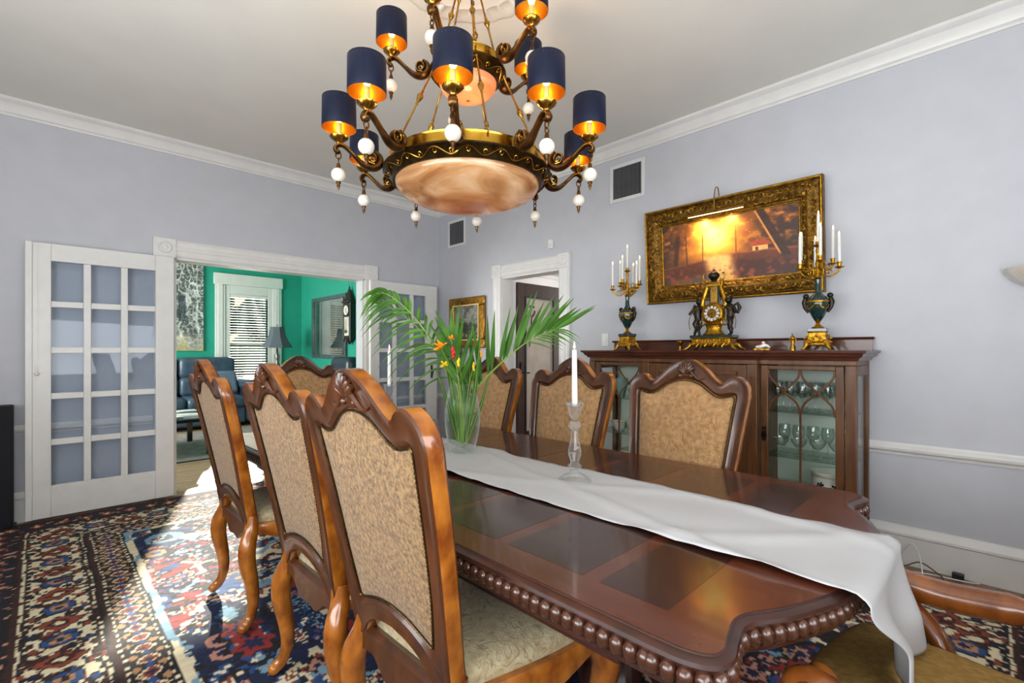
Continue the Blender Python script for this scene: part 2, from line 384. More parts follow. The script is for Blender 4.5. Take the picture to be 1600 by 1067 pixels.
# living room shell
wall('wall_living_far', [(XL, 2.43, YV, YV + .15, 0, ZC), (3.07, 3.85, YV, YV + .15, 0, ZC), (2.43, 3.07, YV, YV + .15, 0, .5), (2.43, 3.07, YV, YV + .15, 2.29, ZC)], 'teal')
wall('wall_living_right', [(3.70, 3.85, YB, YV, 0, ZC)], 'teal')
wall('wall_living_left', [(XL - .15, XL, YW, YV + .15, 0, ZC)], 'teal')
wall('wall_living_near', [(XL, OX0, YB, YB + .01, 0, ZC), (OX1, 3.7, YB, YB + .01, 0, ZC), (OX0, OX1, YB, YB + .01, OZ, ZC)], 'teal')
wall('ceiling_living', [(XL, 3.85, YB, YV + .15, ZC, ZC + .1)], 'ceiling')
# hall behind the right wall
wall('wall_hall_far', [(XW + .15, 6.4, 4.6, 4.7, 0, ZC)], 'wall')
wall('wall_hall_end', [(6.3, 6.4, 2.2, 4.6, 0, ZC)], 'wall')
wall('wall_hall_near', [(XW + .15, 6.4, 2.1, 2.2, 0, ZC)], 'wall')
wall('ceiling_hall', [(XW + .15, 6.4, 2.2, 4.6, ZC, ZC + .1)], 'ceiling')
struct(MB().sweep([(0, 0), (.03, 0), (.03, .10), (.05, .12), (.05, .16), (0, .16)], (4.1, 4.6, 2.2), (6.3, 4.6, 2.2), (0, -1, 0)).build('trim_11', 'trim'))
struct(MB().box(4.15, 4.3, 4.57, 4.6, 0, 2.2).box(5.3, 5.45, 4.57, 4.6, 0, 2.2).build('trim_12', 'trim'))

# mouldings
crown = [(0, 0), (.012, 0), (.014, .012), (.03, .022), (.04, .045), (.065, .075), (.085, .082), (.10, .092), (.10, .11), (0, .11)]
def mould(name, prof, p0, p1, out, mat='trim', m0=0, m1=0): return struct(MB().sweep(prof, p0, p1, out, m0=m0, m1=m1).build(name, mat, ang=25))
mould('trim_1', crown, (XL, YW, ZC - .11), (XW, YW, ZC - .11), (0, -1, 0), m0=1, m1=1)
mould('trim_2', crown, (XW, YF, ZC - .11), (XW, YW, ZC - .11), (-1, 0, 0), m0=1, m1=1)
mould('trim_3', crown, (XL, YF, ZC - .11), (XL, YW, ZC - .11), (1, 0, 0), m0=1, m1=1)
mould('trim_4', crown, (XL, YF, ZC - .11), (XW, YF, ZC - .11), (0, 1, 0), m0=1, m1=1)
base = [(0, 0), (.022, 0), (.022, .005), (.02, .165), (.03, .172), (.03, .185), (.018, .20), (.012, .222), (0, .226)]
rail = [(0, 0), (.012, 0), (.016, .014), (.032, .026), (.036, .04), (.028, .05), (.014, .06), (.01, .07), (0, .07)]
for nm, a, b in (('back', XL, .675), ('back_right', 2.79, XW)):
    mould('baseboard_' + nm, base, (a, YW, 0), (b, YW, 0), (0, -1, 0))
    mould('trim_' + ('5' if nm == 'back' else '6'), rail, (a, YW, .645), (b, YW, .645), (0, -1, 0))
for nm, a, b in (('right', YF, 2.90), ('right_far', 4.0, YW)):
    mould('baseboard_' + nm, base, (XW, a, 0), (XW, b, 0), (-1, 0, 0))
    mould('trim_' + ('7' if nm == 'right' else '8'), rail, (XW, a, .645), (XW, b, .645), (-1, 0, 0))
mould('baseboard_left', base, (XL, YF, 0), (XL, YW, 0), (1, 0, 0)); mould('baseboard_front', base, (XL, YF, 0), (XW, YF, 0), (0, 1, 0))
mould('baseboard_living', base, (3.70, YB, 0), (3.70, YV, 0), (-1, 0, 0))

def casing(name, T, a0, a1, w, top, jd=.15, rosette=True):
    """door casing in local coordinates: x along the wall, -y out of it, opening from a0 to a1"""
    fl_ = [(0, 0), (.022, 0), (.028, .012), (.022, .024), (.022, w / 2 - .02), (.03, w / 2 - .01), (.03, w / 2 + .01), (.022, w / 2 + .02), (.022, w - .024), (.028, w - .012), (.022, w), (0, w)]
    root = bpy.data.objects.new(name, None); C.objects.link(root); root.matrix_world = T; struct(root)
    for k, (x, s) in enumerate(((a0, -1), (a1, 1))):
        m = MB(); m.sweep(fl_, (x, 0, .0), (x, 0, top), (0, -1, 0), up=(s, 0, 0)); m.build('casing_board', 'trim', root, 25)
        if rosette:
            cx = x + s * w / 2; m = MB().box(cx - w / 2 - .006, cx + w / 2 + .006, -.036, 0, top, top + w + .015)
            m.build('corner_block', 'trim', root, bevel=.004)
            m = MB(); m.T = Matrix.Translation((cx, -.036, top + w / 2 + .008)) @ Matrix.Rotation(pi / 2, 4, 'X')
            m.lathe([(.052, 0), (.052, .006), (.044, .012), (.036, .006), (.026, .005), (.018, .013), (0, .015)], 24); m.build('rosette', 'trim', root, 30)
    m = MB(); m.sweep(fl_, (a0, 0, top + .006), (a1, 0, top + .006), (0, -1, 0), up=(0, 0, 1)); m.build('header_board', 'trim', root, 25)
    for nm, b in (('jamb', (a0 - .02, a0 + .012, -.008, jd + .012, 0, top)), ('jamb', (a1 - .012, a1 + .02, -.008, jd + .012, 0, top)), ('jamb', (a0, a1, -.008, jd + .012, top - .012, top + .02))):
        MB().box(*b).build(nm, 'trim', root)
    return root
casing('trim_9', Matrix.Translation((0, YW, 0)), OX0, OX1 + .02, .15, OZ + .01)
casing('trim_10', Matrix.Translation((XW, 0, 0)) @ Matrix.Rotation(-pi / 2, 4, 'Z'), -HY1, -HY0, .13, OZ + .01)

# French door leaves folded flat against the back wall
def french_leaf(name, x0, x1, gx, label, hinge_right):
    root = bpy.data.objects.new(name, None); C.objects.link(root); root.location = (x0, 4.955, .022); struct(root); root['label'] = label
    w = x1 - x0; h = 2.045; d = .044; zb, zt = .235, 1.915
    L, Rr = gx[0][0] - x0, gx[-1][1] - x0
    def bx(nm, *a): return MB().box(*a).build(nm, 'door_white', root, bevel=.004)
    bx('stile', 0, L, 0, d, 0, h); bx('stile', Rr, w, 0, d, 0, h); bx('top_rail', L, Rr, 0, d, zt, h); bx('bottom_rail', L, Rr, 0, d, 0, zb)
    rows = 5; mw = .046; ph = (zt - zb - mw * (rows - 1)) / rows
    for i in range(len(gx) - 1): bx('muntin', gx[i][1] - x0, gx[i + 1][0] - x0, .006, d - .006, zb, zt)
    for j in range(1, rows):
        z = zb + j * (ph + mw) - mw
        for a, b in gx: bx('muntin', a - x0, b - x0, .006, d - .006, z, z + mw)
    for j in range(rows):
        z = zb + j * (ph + mw)
        for a, b in gx: MB().box(a - x0 - .004, b - x0 + .004, .022, .026, z - .004, z + ph + .004).build('pane', 'pane', root)
    return root, w, h
r1, w1, h1 = french_leaf('door_1', -.088, .809, [(.05, .23), (.275, .455), (.50, .68)], 'white French door leaf with fifteen panes folded against the wall, left of the opening', True)
MB().box(0, .038, -.014, 0, 0, h1).build('astragal', 'door_white', r1, bevel=.004)
MB().box(.055, .067, -.008, 0, 1.12, 2.04).tube([(.061, -.004, 1.12), (.061, -.006, 1.09)], .006).ball((.061, -.012, 1.075), .016, 10).build('surface_bolt', 'door_white', r1)
r2, w2, h2 = french_leaf('door_2', 2.645, 3.555, [(2.755, 2.93), (2.982, 3.165), (3.217, 3.392)], 'white French door leaf with dark handle folded against the wall, right of the opening', False)
m = MB(); m.box(.815, .84, -.006, 0, .90, 1.06); m.tube([(.828, -.004, 1.0), (.828, -.045, 1.0), (.815, -.05, .985), (.80, -.05, .93)], .009, 8); m.build('handle', 'black_metal', r2)

# dark door standing open in the hall
d3 = bpy.data.objects.new('door_3', None); C.objects.link(d3); d3.location = (3.86, 3.815, .01); struct(d3); d3['label'] = 'dark brown glazed door standing open in the hall'
dw, dh = .76, 2.035
for nm, b in (('stile', (0, .115, 0, .04, 0, dh)), ('stile', (dw - .125, dw, 0, .04, 0, dh)), ('top_rail', (.115, dw - .125, 0, .04, dh - .15, dh)), ('bottom_rail', (.115, dw - .125, 0, .04, 0, .3))):
    MB().box(*b).build(nm, 'brown_door', d3, bevel=.004)
for b in ((.115, .135, -.006, .03, .3, dh - .15), (dw - .145, dw - .125, -.006, .03, .3, dh - .15), (.135, dw - .145, -.006, .03, dh - .17, dh - .15), (.135, dw - .145, -.006, .03, .3, .32)):
    MB().box(*b).build('glazing_bead', 'black_metal', d3)
MB().box(.135, dw - .145, .012, .02, .32, dh - .17).build('pane', 'etched_glass', d3)
m = MB()
for k in range(9):
    a = random.uniform(0, 6.28); c = (.24 + .05 * math.cos(a), .006, 1.72 + .06 * math.sin(a)); m.ball(c, .016, 8, sy=.3)
m.tube([(.2, .007, 1.3), (.22, .007, 1.5), (.24, .007, 1.66)], .006, 6)
m.build('etched_flowers', 'brown_door', d3)
MB().box(.035, .07, -.012, 0, .93, 1.12).tube([(.052, -.01, 1.0), (.052, -.05, 1.0), (.13, -.055, 1.0)], .009).build('handle', 'black_metal', d3)

# living-room window with a blind
w1_ = bpy.data.objects.new('window_1', None); C.objects.link(w1_); struct(w1_); w1_.location = (2.75, YV, 0); w1_['label'] = 'white cased window with horizontal blind in the teal room'
for nm, b in (('casing_board', (-.56, -.40, -.035, 0, .35, 2.45)), ('casing_board', (.40, .56, -.035, 0, .35, 2.45)), ('header_board', (-.58, .58, -.05, 0, 2.45, 2.65)), ('window_sill', (-.58, .58, -.08, 0, .33, .37)),
              ('window_frame', (-.40, -.32, -.02, .10, .37, 2.45)), ('window_frame', (.32, .40, -.02, .10, .37, 2.45)), ('window_frame', (-.32, .32, -.02, .10, 2.29, 2.45)), ('window_frame', (-.32, .32, -.02, .10, .37, .52)), ('meeting_rail', (-.32, .32, .06, .10, 1.36, 1.41))):
    MB().box(*b).build(nm, 'trim', w1_, bevel=.006)
for b in ((-.52, -.44, -.045, -.035, .35, 2.45), (.44, .52, -.045, -.035, .35, 2.45)): MB().box(*b).build('casing_bead', 'trim', w1_, bevel=.004)
MB().box(-.32, .32, .078, .082, .52, 2.29).build('pane', 'clear_pane', w1_)
MB().box(-.315, .315, -.015, .045, 2.235, 2.288).build('blind_headrail', 'blind', w1_, bevel=.004)
m = MB(); m.T = Matrix.Rotation(R(14), 4, 'X'); m.box(-.312, .312, -.024, .024, -.0015, .0015); sl = m.mesh('slat', 'blind')
z = .56
while z < 2.23: link('slat', sl, w1_, 0, (0, .018, z)); z += .0475
for x in (-.2, .2): MB().tube([(x, -.012, .55), (x, -.012, 2.24)], .002, 5).build('blind_cord', 'blind', w1_)
# casings added round the area lamps; the unseen walls stay closed
for nm, T, lab in (('unseen_window_left', Matrix.Translation((XL, 1.0, 0)) @ Matrix.Rotation(pi / 2, 4, 'Z'), 'unseen window casing round an area lamp on the left wall'), ('unseen_window_front', Matrix.Translation((.7, YF, 0)) @ Matrix.Rotation(pi, 4, 'Z'), 'unseen window casing round an area lamp on the front wall'), ('added_window_living', Matrix.Translation((XL, 7.6, 0)) @ Matrix.Rotation(pi / 2, 4, 'Z'), 'window casing added round the living-room fill lamp')):
    o = bpy.data.objects.new(nm, None); C.objects.link(o); o.matrix_world = T; struct(o); o['label'] = lab; hw = 1.62 if nm != 'unseen_window_front' else 1.42
    if nm == 'added_window_living': hw = 1.12
    for n2, b in (('casing_board', (-hw - .13, -hw, -.075, 0, .6, 2.6)), ('casing_board', (hw, hw + .13, -.075, 0, .6, 2.6)), ('header_board', (-hw - .13, hw + .13, -.08, 0, 2.47, 2.62)), ('window_sill', (-hw - .15, hw + .15, -.11, 0, .68, .74))):
        MB().box(*b).build(n2, 'trim', o, bevel=.006)

# outside the living-room window
gr = MB().box(-40, 60, YV + .4, 60, -.6, -.5).build('ground', 'lawn'); struct(gr)
hd = thing('garden_hedge', 'sunlit green hedge outside the blind of the teal room', 'hedge', (11, 38, -.5))
m = MB()
for k in range(150): m.ball((random.uniform(-13, 13), random.uniform(-1.2, 1.2), random.uniform(.2, 5.6)), random.uniform(.5, 1.2), 10)
m.build('foliage', 'hedge', hd)

# vents, switch, sensor
def vent(label, y0, y1, z0, z1, vert):
    t = thing('wall_vent', label, 'vent', (XW, (y0 + y1) / 2, (z0 + z1) / 2)); a = (y1 - y0) / 2; b = (z1 - z0) / 2; e = .032
    MB().box(-.004, 0, -a + .01, a - .01, -b + .01, b - .01).build('backing', 'vent_dark', t)
    for bx_ in ((-.012, 0, -a, -a + e, -b, b), (-.012, 0, a - e, a, -b, b), (-.012, 0, -a + e, a - e, -b, -b + e), (-.012, 0, -a + e, a - e, b - e, b)): MB().box(*bx_).build('frame', 'vent_metal', t, bevel=.003)
    n = 19 if vert else 17
    sm = (MB().box(-.010, -.005, -.0014, .0014, -b + e, b - e) if vert else MB().box(-.011, -.004, -a + e, a - e, -.0026, .0026)).mesh('slat', 'slat_grey')
    for k in range(n):
        q = -1 + 2 * (k + .5) / n; link('slat', sm, t, 0, (0, q * (a - e), 0) if vert else (0, 0, q * (b - e)))
vent('white wall vent with upright slats, high on the wall left of the gilt painting', 2.096, 2.443, 2.585, 2.92, True)
vent('white wall vent with level slats, high beside the room corner', 4.507, 4.852, 2.55, 2.885, False)
t = thing('light_switch', 'white rocker light switch on the wall above the cabinet end', 'switch', (XW, 2.498, 1.365))
MB().box(-.006, 0, -.036, .036, -.056, .056).build('plate', 'plastic_white', t, bevel=.002); MB().box(-.010, -.005, -.017, .017, -.034, .034).build('rocker', 'plastic_white', t, bevel=.002)
t = thing('alarm_sensor', 'small white alarm sensor above the hall doorway', 'sensor', (XW, 3.14, 2.335))
MB().box(-.03, 0, -.028, .028, -.045, .045).build('case', 'plastic_white', t, bevel=.006); MB().box(-.033, -.029, -.015, .015, -.03, .005).build('lens', 'vent_metal', t, bevel=.002)
# ------------------------------------------------------------------ Persian rug
RX0, RX1, RY0, RY1 = -.35, 3.42, -.32, 4.95
def rug():
    st = .0078; nx = int((RX1 - RX0) / st); ny = int((RY1 - RY0) / st)
    x = np.linspace(0, RX1 - RX0, nx); y = np.linspace(0, RY1 - RY0, ny); X, Y = np.meshgrid(x, y); Wd, Ln = RX1 - RX0, RY1 - RY0
    q = .0115; jx = (fbm(X * 9, Y * 9, 31, 2) - .5) * .02; jy = (fbm(X * 9, Y * 9, 41, 2) - .5) * .02
    Xq = np.round((X + jx) / q) * q; Yq = np.round((Y + jy) / q) * q
    pal = dict(cream=(226, 212, 178), navy=(24, 34, 66), blue=(34, 74, 128), rust=(138, 62, 40), red=(140, 42, 40), brown=(58, 30, 24), black=(26, 22, 26), pink=(190, 136, 116), tan=(176, 132, 92), sky=(120, 156, 176))
    pal = {k: srgb(v) for k, v in pal.items()}
    col = np.zeros(X.shape + (3,)); 
    def put(mask, c): col[mask] = pal[c]
    d = np.minimum(np.minimum(Xq, Wd - Xq), np.minimum(Yq, Ln - Yq))
    side = np.minimum(Xq, Wd - Xq) <= np.minimum(Yq, Ln - Yq)
    s = np.where(side, Yq - Ln / 2, Xq - Wd / 2)
    # field
    cx, cy = Wd / 2, Ln / 2; ax = np.abs(Xq - cx); ay = np.abs(Yq - cy)
    put(d > -1, 'red')
    stepq = lambda a, k: np.round(a / k) * k
    diam = stepq(ax, .05) / .95 + stepq(ay, .05) / 1.65
    sp = stepq(ax, .05) / 1.25 + stepq(ay, .06) / 2.0
    put(sp > 1.42, 'cream'); put(sp > 1.45, 'blue'); put(sp > 1.75, 'navy')
    put(diam < 1.30, 'cream'); put(diam < 1.27, 'navy'); put(diam < .62, 'cream'); put(diam < .60, 'rust'); put(diam < .3, 'blue')
    rng = np.random.RandomState(5)
    fieldm = d > .78
    def stamp(px, py, r, cols, kind, ang):
        i0, i1 = max(0, int((py - r) / st)), min(ny, int((py + r) / st) + 2); j0, j1 = max(0, int((px - r) / st)), min(nx, int((px + r) / st) + 2)
        if i1 <= i0 or j1 <= j0: return
        xx = Xq[i0:i1, j0:j1] - px; yy = Yq[i0:i1, j0:j1] - py; ca, sa = math.cos(ang), math.sin(ang)
        u = (xx * ca + yy * sa) / r; v = (-xx * sa + yy * ca) / r; sub = col[i0:i1, j0:j1]; ok = fieldm[i0:i1, j0:j1]
        if kind == 0: dd = np.maximum(np.maximum(np.abs(u), np.abs(v)), (np.abs(u) + np.abs(v)) * .72)
        elif kind == 1: dd = np.abs(u) + np.abs(v) * 1.7
        elif kind == 2: dd = np.sqrt(u * u + v * v) * (1 + .3 * np.cos(6 * np.arctan2(v, u)))
        elif kind == 3: dd = np.where((np.abs(v - .35 * np.sin(u * 4)) < .17) & (np.abs(u) < .95), .5, 2)
        else: dd = np.abs(v) * 2.4 + np.abs(u) * .9 + .25 * np.sin(u * 16)
        for k, c in enumerate(cols):
            sub[(dd < 1 - k / len(cols)) & ok] = pal[c]
    names = list(pal)
    sets = [('navy', 'pink', 'navy'), ('cream', 'rust', 'cream'), ('navy', 'cream', 'rust', 'navy'), ('black', 'blue', 'cream'), ('black', 'blue', 'pink', 'red'), ('black', 'pink', 'navy'), ('navy', 'sky', 'navy'), ('black', 'tan', 'blue'), ('cream',), ('sky',), ('blue',), ('black',), ('red', 'navy')]
    for k in range(470):
        px, py = rng.uniform(.7, cx), rng.uniform(.7, cy); kind = rng.choice([0, 1, 2, 3, 4, 4, 3]); r = rng.uniform(.03, .085) * (1.5 if kind in (3, 4) else 1)
        if rng.rand() < .07: r = rng.uniform(.12, .17)
        cs = sets[rng.randint(len(sets))]
        if kind == 3: cs = (cs[0],)
        a = rng.choice([0, pi / 2, pi / 4, -pi / 4])
        for mx, my, an in ((px, py, a), (Wd - px, py, -a), (px, Ln - py, -a), (Wd - px, Ln - py, a)): stamp(mx, my, r, cs, kind, an)
    # border bands
    def per(p, o=0): return np.abs(((s + o) / p + .5) % 1 - .5) * p
    hs = lambda sc, sd: vnoise(Xq * sc, Yq * sc, sd)
    b = d <= .78
    put(b, 'brown')
    g = (d > .735) & (d <= .775); put(g, 'cream'); put(g & (hs(14, 3) > .55), 'sky'); put((d > .725) & (d <= .737), 'black')
    g = (d > .585) & (d <= .725); put(g, 'black'); w = d - .655; a = per(.105)
    put(g & (a + np.abs(w) * 1.0 < .048), 'cream'); put(g & (a + np.abs(w) < .036), 'rust'); put(g & (a + np.abs(w) < .016), 'navy')
    a2 = per(.105, .0525); put(g & (a2 + np.abs(np.abs(w) - .045) < .022), 'tan'); put(g & (a2 + np.abs(w) < .02), 'blue'); put(g & (np.abs(w) > .058) & (per(.05) < .012), 'cream')
    put((d > .555) & (d <= .585), 'brown'); put((d > .548) & (d <= .556), 'black')
    g = (d > .27) & (d <= .548); put(g, 'cream'); w = d - .41; a = per(.36); a2 = per(.36, .18)
    vine = .075 * np.sin(s * 2 * pi / .36 * 1.0)
    put(g & (np.abs(w - vine) < .011), 'brown'); put(g & (np.abs(w + vine) < .008), 'black')
    zz = np.abs(((s / .06) % 1) - .5) * .05
    put(g & (np.abs(np.abs(w) - .125 + zz * .5) < .010), 'black')
    put(g & (a / .085 + np.abs(w) / .10 < 1), 'black'); put(g & (a / .075 + np.abs(w) / .088 < 1), 'rust'); put(g & (a / .045 + np.abs(w) / .055 < 1), 'brown'); put(g & (a / .02 + np.abs(w) / .03 < 1), 'cream')
    rr = np.sqrt(a2 ** 2 + w ** 2); put(g & (rr < .07), 'black'); put(g & (rr < .06), 'blue'); put(g & (rr < .036), 'tan'); put(g & (rr < .018), 'navy')
    for oo, ww, c in ((.085, .09, 'rust'), (.085, -.09, 'navy'), (.125, .03, 'blue'), (.125, -.045, 'brown'), (.235, .09, 'blue'), (.235, -.09, 'rust'), (.275, .04, 'black'), (.31, -.1, 'black'), (.05, .115, 'black'), (.30, .11, 'brown')):
        aa = per(.36, oo); put(g & (aa / .034 + np.abs(w - ww) / .024 < 1), 'black'); put(g & (aa / .024 + np.abs(w - ww) / .016 < 1), c)
    put(g & (hs(38, 9) > .80), 'brown'); put(g & (hs(44, 19) > .86), 'rust')
    put((d > .245) & (d <= .272), 'brown'); put((d > .258) & (d <= .264), 'cream')
    g = (d > .05) & (d <= .245); put(g, 'black'); w = d - .15; a = per(.13)
    put(g & (a + np.abs(w) * .9 < .06), 'brown'); put(g & (a + np.abs(w) * .9 < .044), 'rust'); put(g & (a + np.abs(w) < .018), 'cream'); put(g & (per(.13, .065) + np.abs(np.abs(w) - .05) < .025), 'navy'); put(g & (hs(40, 13) > .8), 'pink')
    put(d <= .05, 'brown'); put(d <= .012, 'tan')
    col *= (.82 + .36 * fbm(X * 5, Y * 60, 77, 3))[..., None]
    Z = np.full(X.shape, .011) + .0025 * vnoise(X * 60, Y * 60, 5)
    e = np.minimum(np.minimum(X, Wd - X), np.minimum(Y, Ln - Y)); Z = np.where(e < st * .6, .001, Z)
    me = grid_mesh('pile', X + RX0, Y + RY0, Z, col, 'rug_wool')
    t = thing('persian_rug', 'large Persian rug in navy, rust red and cream under the dining table', 'rug', (0, 0, 0))
    link('pile', me, t)
rug()
# ------------------------------------------------------------------ dining table
TX0, TX1, TY0, TY1, TZ = .745, 2.055, .30, 3.22, .77
TCX, TCY = (TX0 + TX1) / 2, (TY0 + TY1) / 2
def table_outline(off=0., n=6):
    """closed outline, straight sides, serpentine ends; off moves it outwards"""
    pts = []; hx = (TX1 - TX0) / 2; hy = (TY1 - TY0) / 2; r = .06
    end = [(-hx, -hy + .12), (-hx + .004, -hy + .06), (-hx + .025, -hy + .015), (-hx + .065, -hy), (-hx + .12, -hy + .012), (-hx + .19, -hy + .02), (-hx + .28, -hy - .03), (-hx + .42, -hy - .085), (-.12, -hy - .10), (0, -hy - .10)]
    end = end + [(-a, b) for a, b in reversed(end[:-1])]
    E0 = spline([(a, b, 0) for a, b in end], n)
    side = [Vector((hx, y, 0)) for y in np.linspace(-hy + .12, hy - .12, 40)][1:-1]
    P = list(E0) + side + [Vector((-p.x, -p.y, 0)) for p in E0] + [Vector((-p.x, -p.y, 0)) for p in side]
    out = []
    for i, p in enumerate(P):
        t = (P[(i + 1) % len(P)] - P[i - 1]).normalized(); nrm = Vector((t.y, -t.x, 0)); out.append(p + nrm * off)
    return out
tab = thing('dining_table', 'long mahogany dining table with beaded carved edge and inlaid panels', 'table', (TCX, TCY, 0))
m = MB(); loops = [(-.10, TZ - .0005), (-.022, TZ - .0005), (-.018, TZ - .004), (-.010, TZ - .005), (-.002, TZ - .009), (0, TZ - .016), (-.004, TZ - .022), (-.016, TZ - .026), (-.018, TZ - .062), (-.014, TZ - .066), (-.016, TZ - .074), (-.03, TZ - .085), (-.10, TZ - .086)]
rows = [[Vector((p.x, p.y, z)) for p in table_outline(o)] for o, z in loops]
m.grid([[r[i] for r in rows] for i in range(len(rows[0]))], closed_u=True); n = len(loops)
m.build('moulded_edge', 'table_edge', tab, 30)
O = table_outline(-.095); m = MB(); m.add([(p.x, p.y, TZ) for p in O] + [(p.x, p.y, TZ - .086) for p in O], [tuple(range(len(O))), tuple(reversed(range(len(O), 2 * len(O))))]); m.build('top_core', 'table_edge', tab)
# cross-banded border veneer and inlaid panels, each a thin piece laid into the top
I1 = table_outline(-.020)
m = MB(); m.add([(p.x, p.y, TZ + .0001) for p in I1], [tuple(range(len(I1)))]); m.build('veneer_ground', 'table_band', tab)
ys = []; y0 = -1.34
for w in (.165, .25, .25, .25, .25, .25, .25, .25, .25, .165): ys.append((y0 + .022, y0 + w + .022)); y0 += w + .046
ys = [(a, b) for a, b in ys]; sc_ = 2.68 / (ys[-1][1] + .022 - ys[0][0] + .022)
ys = [(-1.34 + (a + 1.34) * sc_, -1.34 + (b + 1.34) * sc_) for a, b in ys]
for a, b in ys:
    for s in (-1, 1):
        x0, x1 = sorted((s * .03, s * .545)); MB().box(x0, x1, a, b, TZ, TZ + .0006).build('veneer_panel', 'table_panel', tab)
# beading: rope of beads under the edge
def arc_points(P, pitch, closed=True):
    out = []; acc = 0; n = len(P)
    for i in range(n):
        a, b = P[i], P[(i + 1) % n]; L_ = (b - a).length
        while acc <= L_:
            t = acc / L_ if L_ else 0; p = a.lerp(b, t); out.append((p, math.atan2((b - a).y, (b - a).x))); acc += pitch
        acc -= L_
    return out
bm_ = MB(); bm_.ball((0, 0, 0), .0182, 10, sz=1.15, sx=.86, sy=.9); bead = bm_.mesh('bead', 'bead_wood', 60)
rest = MB()
for p, a in arc_points(table_outline(-.013), .0288):
    wx, wy = p.x, p.y
    if wx < -.60 or wy < -1.25:
        o = link('bead', bead, tab, 0, (wx, wy, TZ - .044), (0, 0, a))
    else:
        rest.T = Matrix.Translation((wx, wy, TZ - .044)) @ Matrix.Rotation(a, 4, 'Z'); rest.ball((0, 0, 0), .0175, 8, sz=1.25, sx=.8, sy=.9)
o = rest.build('beading', 'table_edge', tab, 60); o['kind'] = 'stuff'
# apron, two pedestals
for nm, b in (('apron', (-.53, -.505, -1.2, 1.2, .60, .685)), ('apron', (.505, .53, -1.2, 1.2, .60, .685)), ('apron', (-.505, .505, -1.2, -1.175, .60, .685)), ('apron', (-.505, .505, 1.175, 1.2, .60, .685))):
    MB().box(*b).build(nm, 'table_edge', tab, bevel=.006)
for s in (-1, 1):
    m = MB(); m.lathe([(.10, .12), (.11, .16), (.085, .22), (.10, .30), (.14, .38), (.15, .44), (.11, .52), (.09, .56), (.14, .60), (.2, .62), (.2, .685)], 24, (0, s * .82, 0)); pd = m.build('pedestal', 'table_edge', tab)
    for k in range(4):
        a = pi / 4 + k * pi / 2; m = MB(); pth = spline([(0.04, 0, .22), (.10, 0, .25), (.17, 0, .17), (.22, 0, .072), (.25, 0, .062), (.265, 0, .05)], 4)
        m.T = Matrix.Translation((0, s * .82, 0)) @ Matrix.Rotation(a, 4, 'Z'); m.tube(pth, [.05] * 6 + [.045] * 6 + [.035] * 9, 8, up=(0, 1, 0)); m.build('leg', 'table_edge', pd)

# ------------------------------------------------------------------ table runner
def sm1(t): t = max(0, min(1, t)); return t * t * (3 - 2 * t)
def runner():
    x0, x1 = 1.165, 1.585; rows = []; ya, yb = .19, 3.33; nU = 26
    path = []   # (y, z, s) along the cloth
    for k in range(16): path.append((yb + .012 + .004 * k / 15, TZ - .19 + .175 * k / 15 + .004))
    path += [(yb + .004, TZ - .004), (yb - .012, TZ + .003)]
    for k in range(1, 120): path.append((yb - .012 + (ya + .03 - yb + .012) * k / 120, TZ + .004))
    path += [(ya + .025, TZ + .004), (ya + .006, TZ + .002), (ya - .010, TZ - .008)]
    for k in range(1, 26): path.append((ya - .016 - .0005 * k, TZ - .008 - .212 * k / 25))
    L_ = len(path)
    for i, (y, z) in enumerate(path):
        row = []; hang = max(0, TZ - z - .02)
        for j in range(nU + 1):
            u = j / nU; xx = x0 + (x1 - x0) * u; dz = 0; dy = 0
            sk = .012 * math.sin(y * 7 + 1) + .006 * math.sin(y * 23)
            if hang > 0:
                near = y < 1
                cx = (x0 + x1) / 2 + (.03 * sm1(hang / .13) if near else 0); wq = 1 - .46 * sm1(hang / .13) + .26 * sm1((hang - .11) / .1)
                xx = cx + (xx - (x0 + x1) / 2) * wq; amp = .022 * sm1(hang / .13)
                dy = (-1 if near else 1) * (abs(amp) + amp * math.sin(u * 2 * pi * 1.3 + .9))
                dz = -.006 * (1 - u) * sm1(hang / .2) if near else 0
            else:
                xx += sk * (u - .5) * 2 * .5 + sk * .5
                w = .0016 * (1 + math.sin(y * 5 + u * 9)) + .006 * max(0, math.sin(y * 9 + u * 5.5 + 2 * math.sin(y * 2))) ** 6 + .008 * max(0, math.sin(y * 4.1 - u * 7)) ** 10
                if u < .03 or u > .97: w += .003 * max(0, math.sin(y * 38 + u))
                dz = w + .0015
            row.append((xx, y + dy, z + dz))
        rows.append(row)
    m = MB(); m.grid(rows); o = m.build('table_runner', 'runner', None, 80)
    s = o.modifiers.new('thickness', 'SOLIDIFY'); s.thickness = .0012; s.offset = 1
    tag(o, 'white cloth runner lying along the dining table and hanging off its end', 'table runner')
runner()
RZ = TZ + .0085
# ------------------------------------------------------------------ dining chairs
# local axes: +x towards the table (front of the seat), y sideways, origin on the floor between the back feet
PAIRS = [((0, .545), (0, .602)), ((.08, .535), (.08, .594)), ((.15, .505), (.14, .578)), ((.205, .45), (.18, .566)), ((.252, .44), (.196, .566)), ((.26, .54), (.205, .595)),
         ((.28, .70), (.227, .70)), ((.30, .85), (.244, .85)), ((.318, 1.0), (.258, .985)), ((.326, 1.06), (.264, 1.040)), ((.313, 1.106), (.258, 1.056)), ((.275, 1.136), (.235, 1.052)),
         ((.235, 1.135), (.205, 1.046)), ((.203, 1.110), (.18, 1.048)), ((.180, 1.110), (.155, 1.058)), ((.14, 1.140), (.125, 1.077)), ((.10, 1.175), (.09, 1.098)), ((.06, 1.198), (.055, 1.111)), ((.03, 1.211), (.03, 1.116)), ((0, 1.215), (0, 1.118))]
def half(k): return spline([(p[k][0] * .9, p[k][1], 0) for p in PAIRS], 3)
OUT = half(0); INN = half(1)
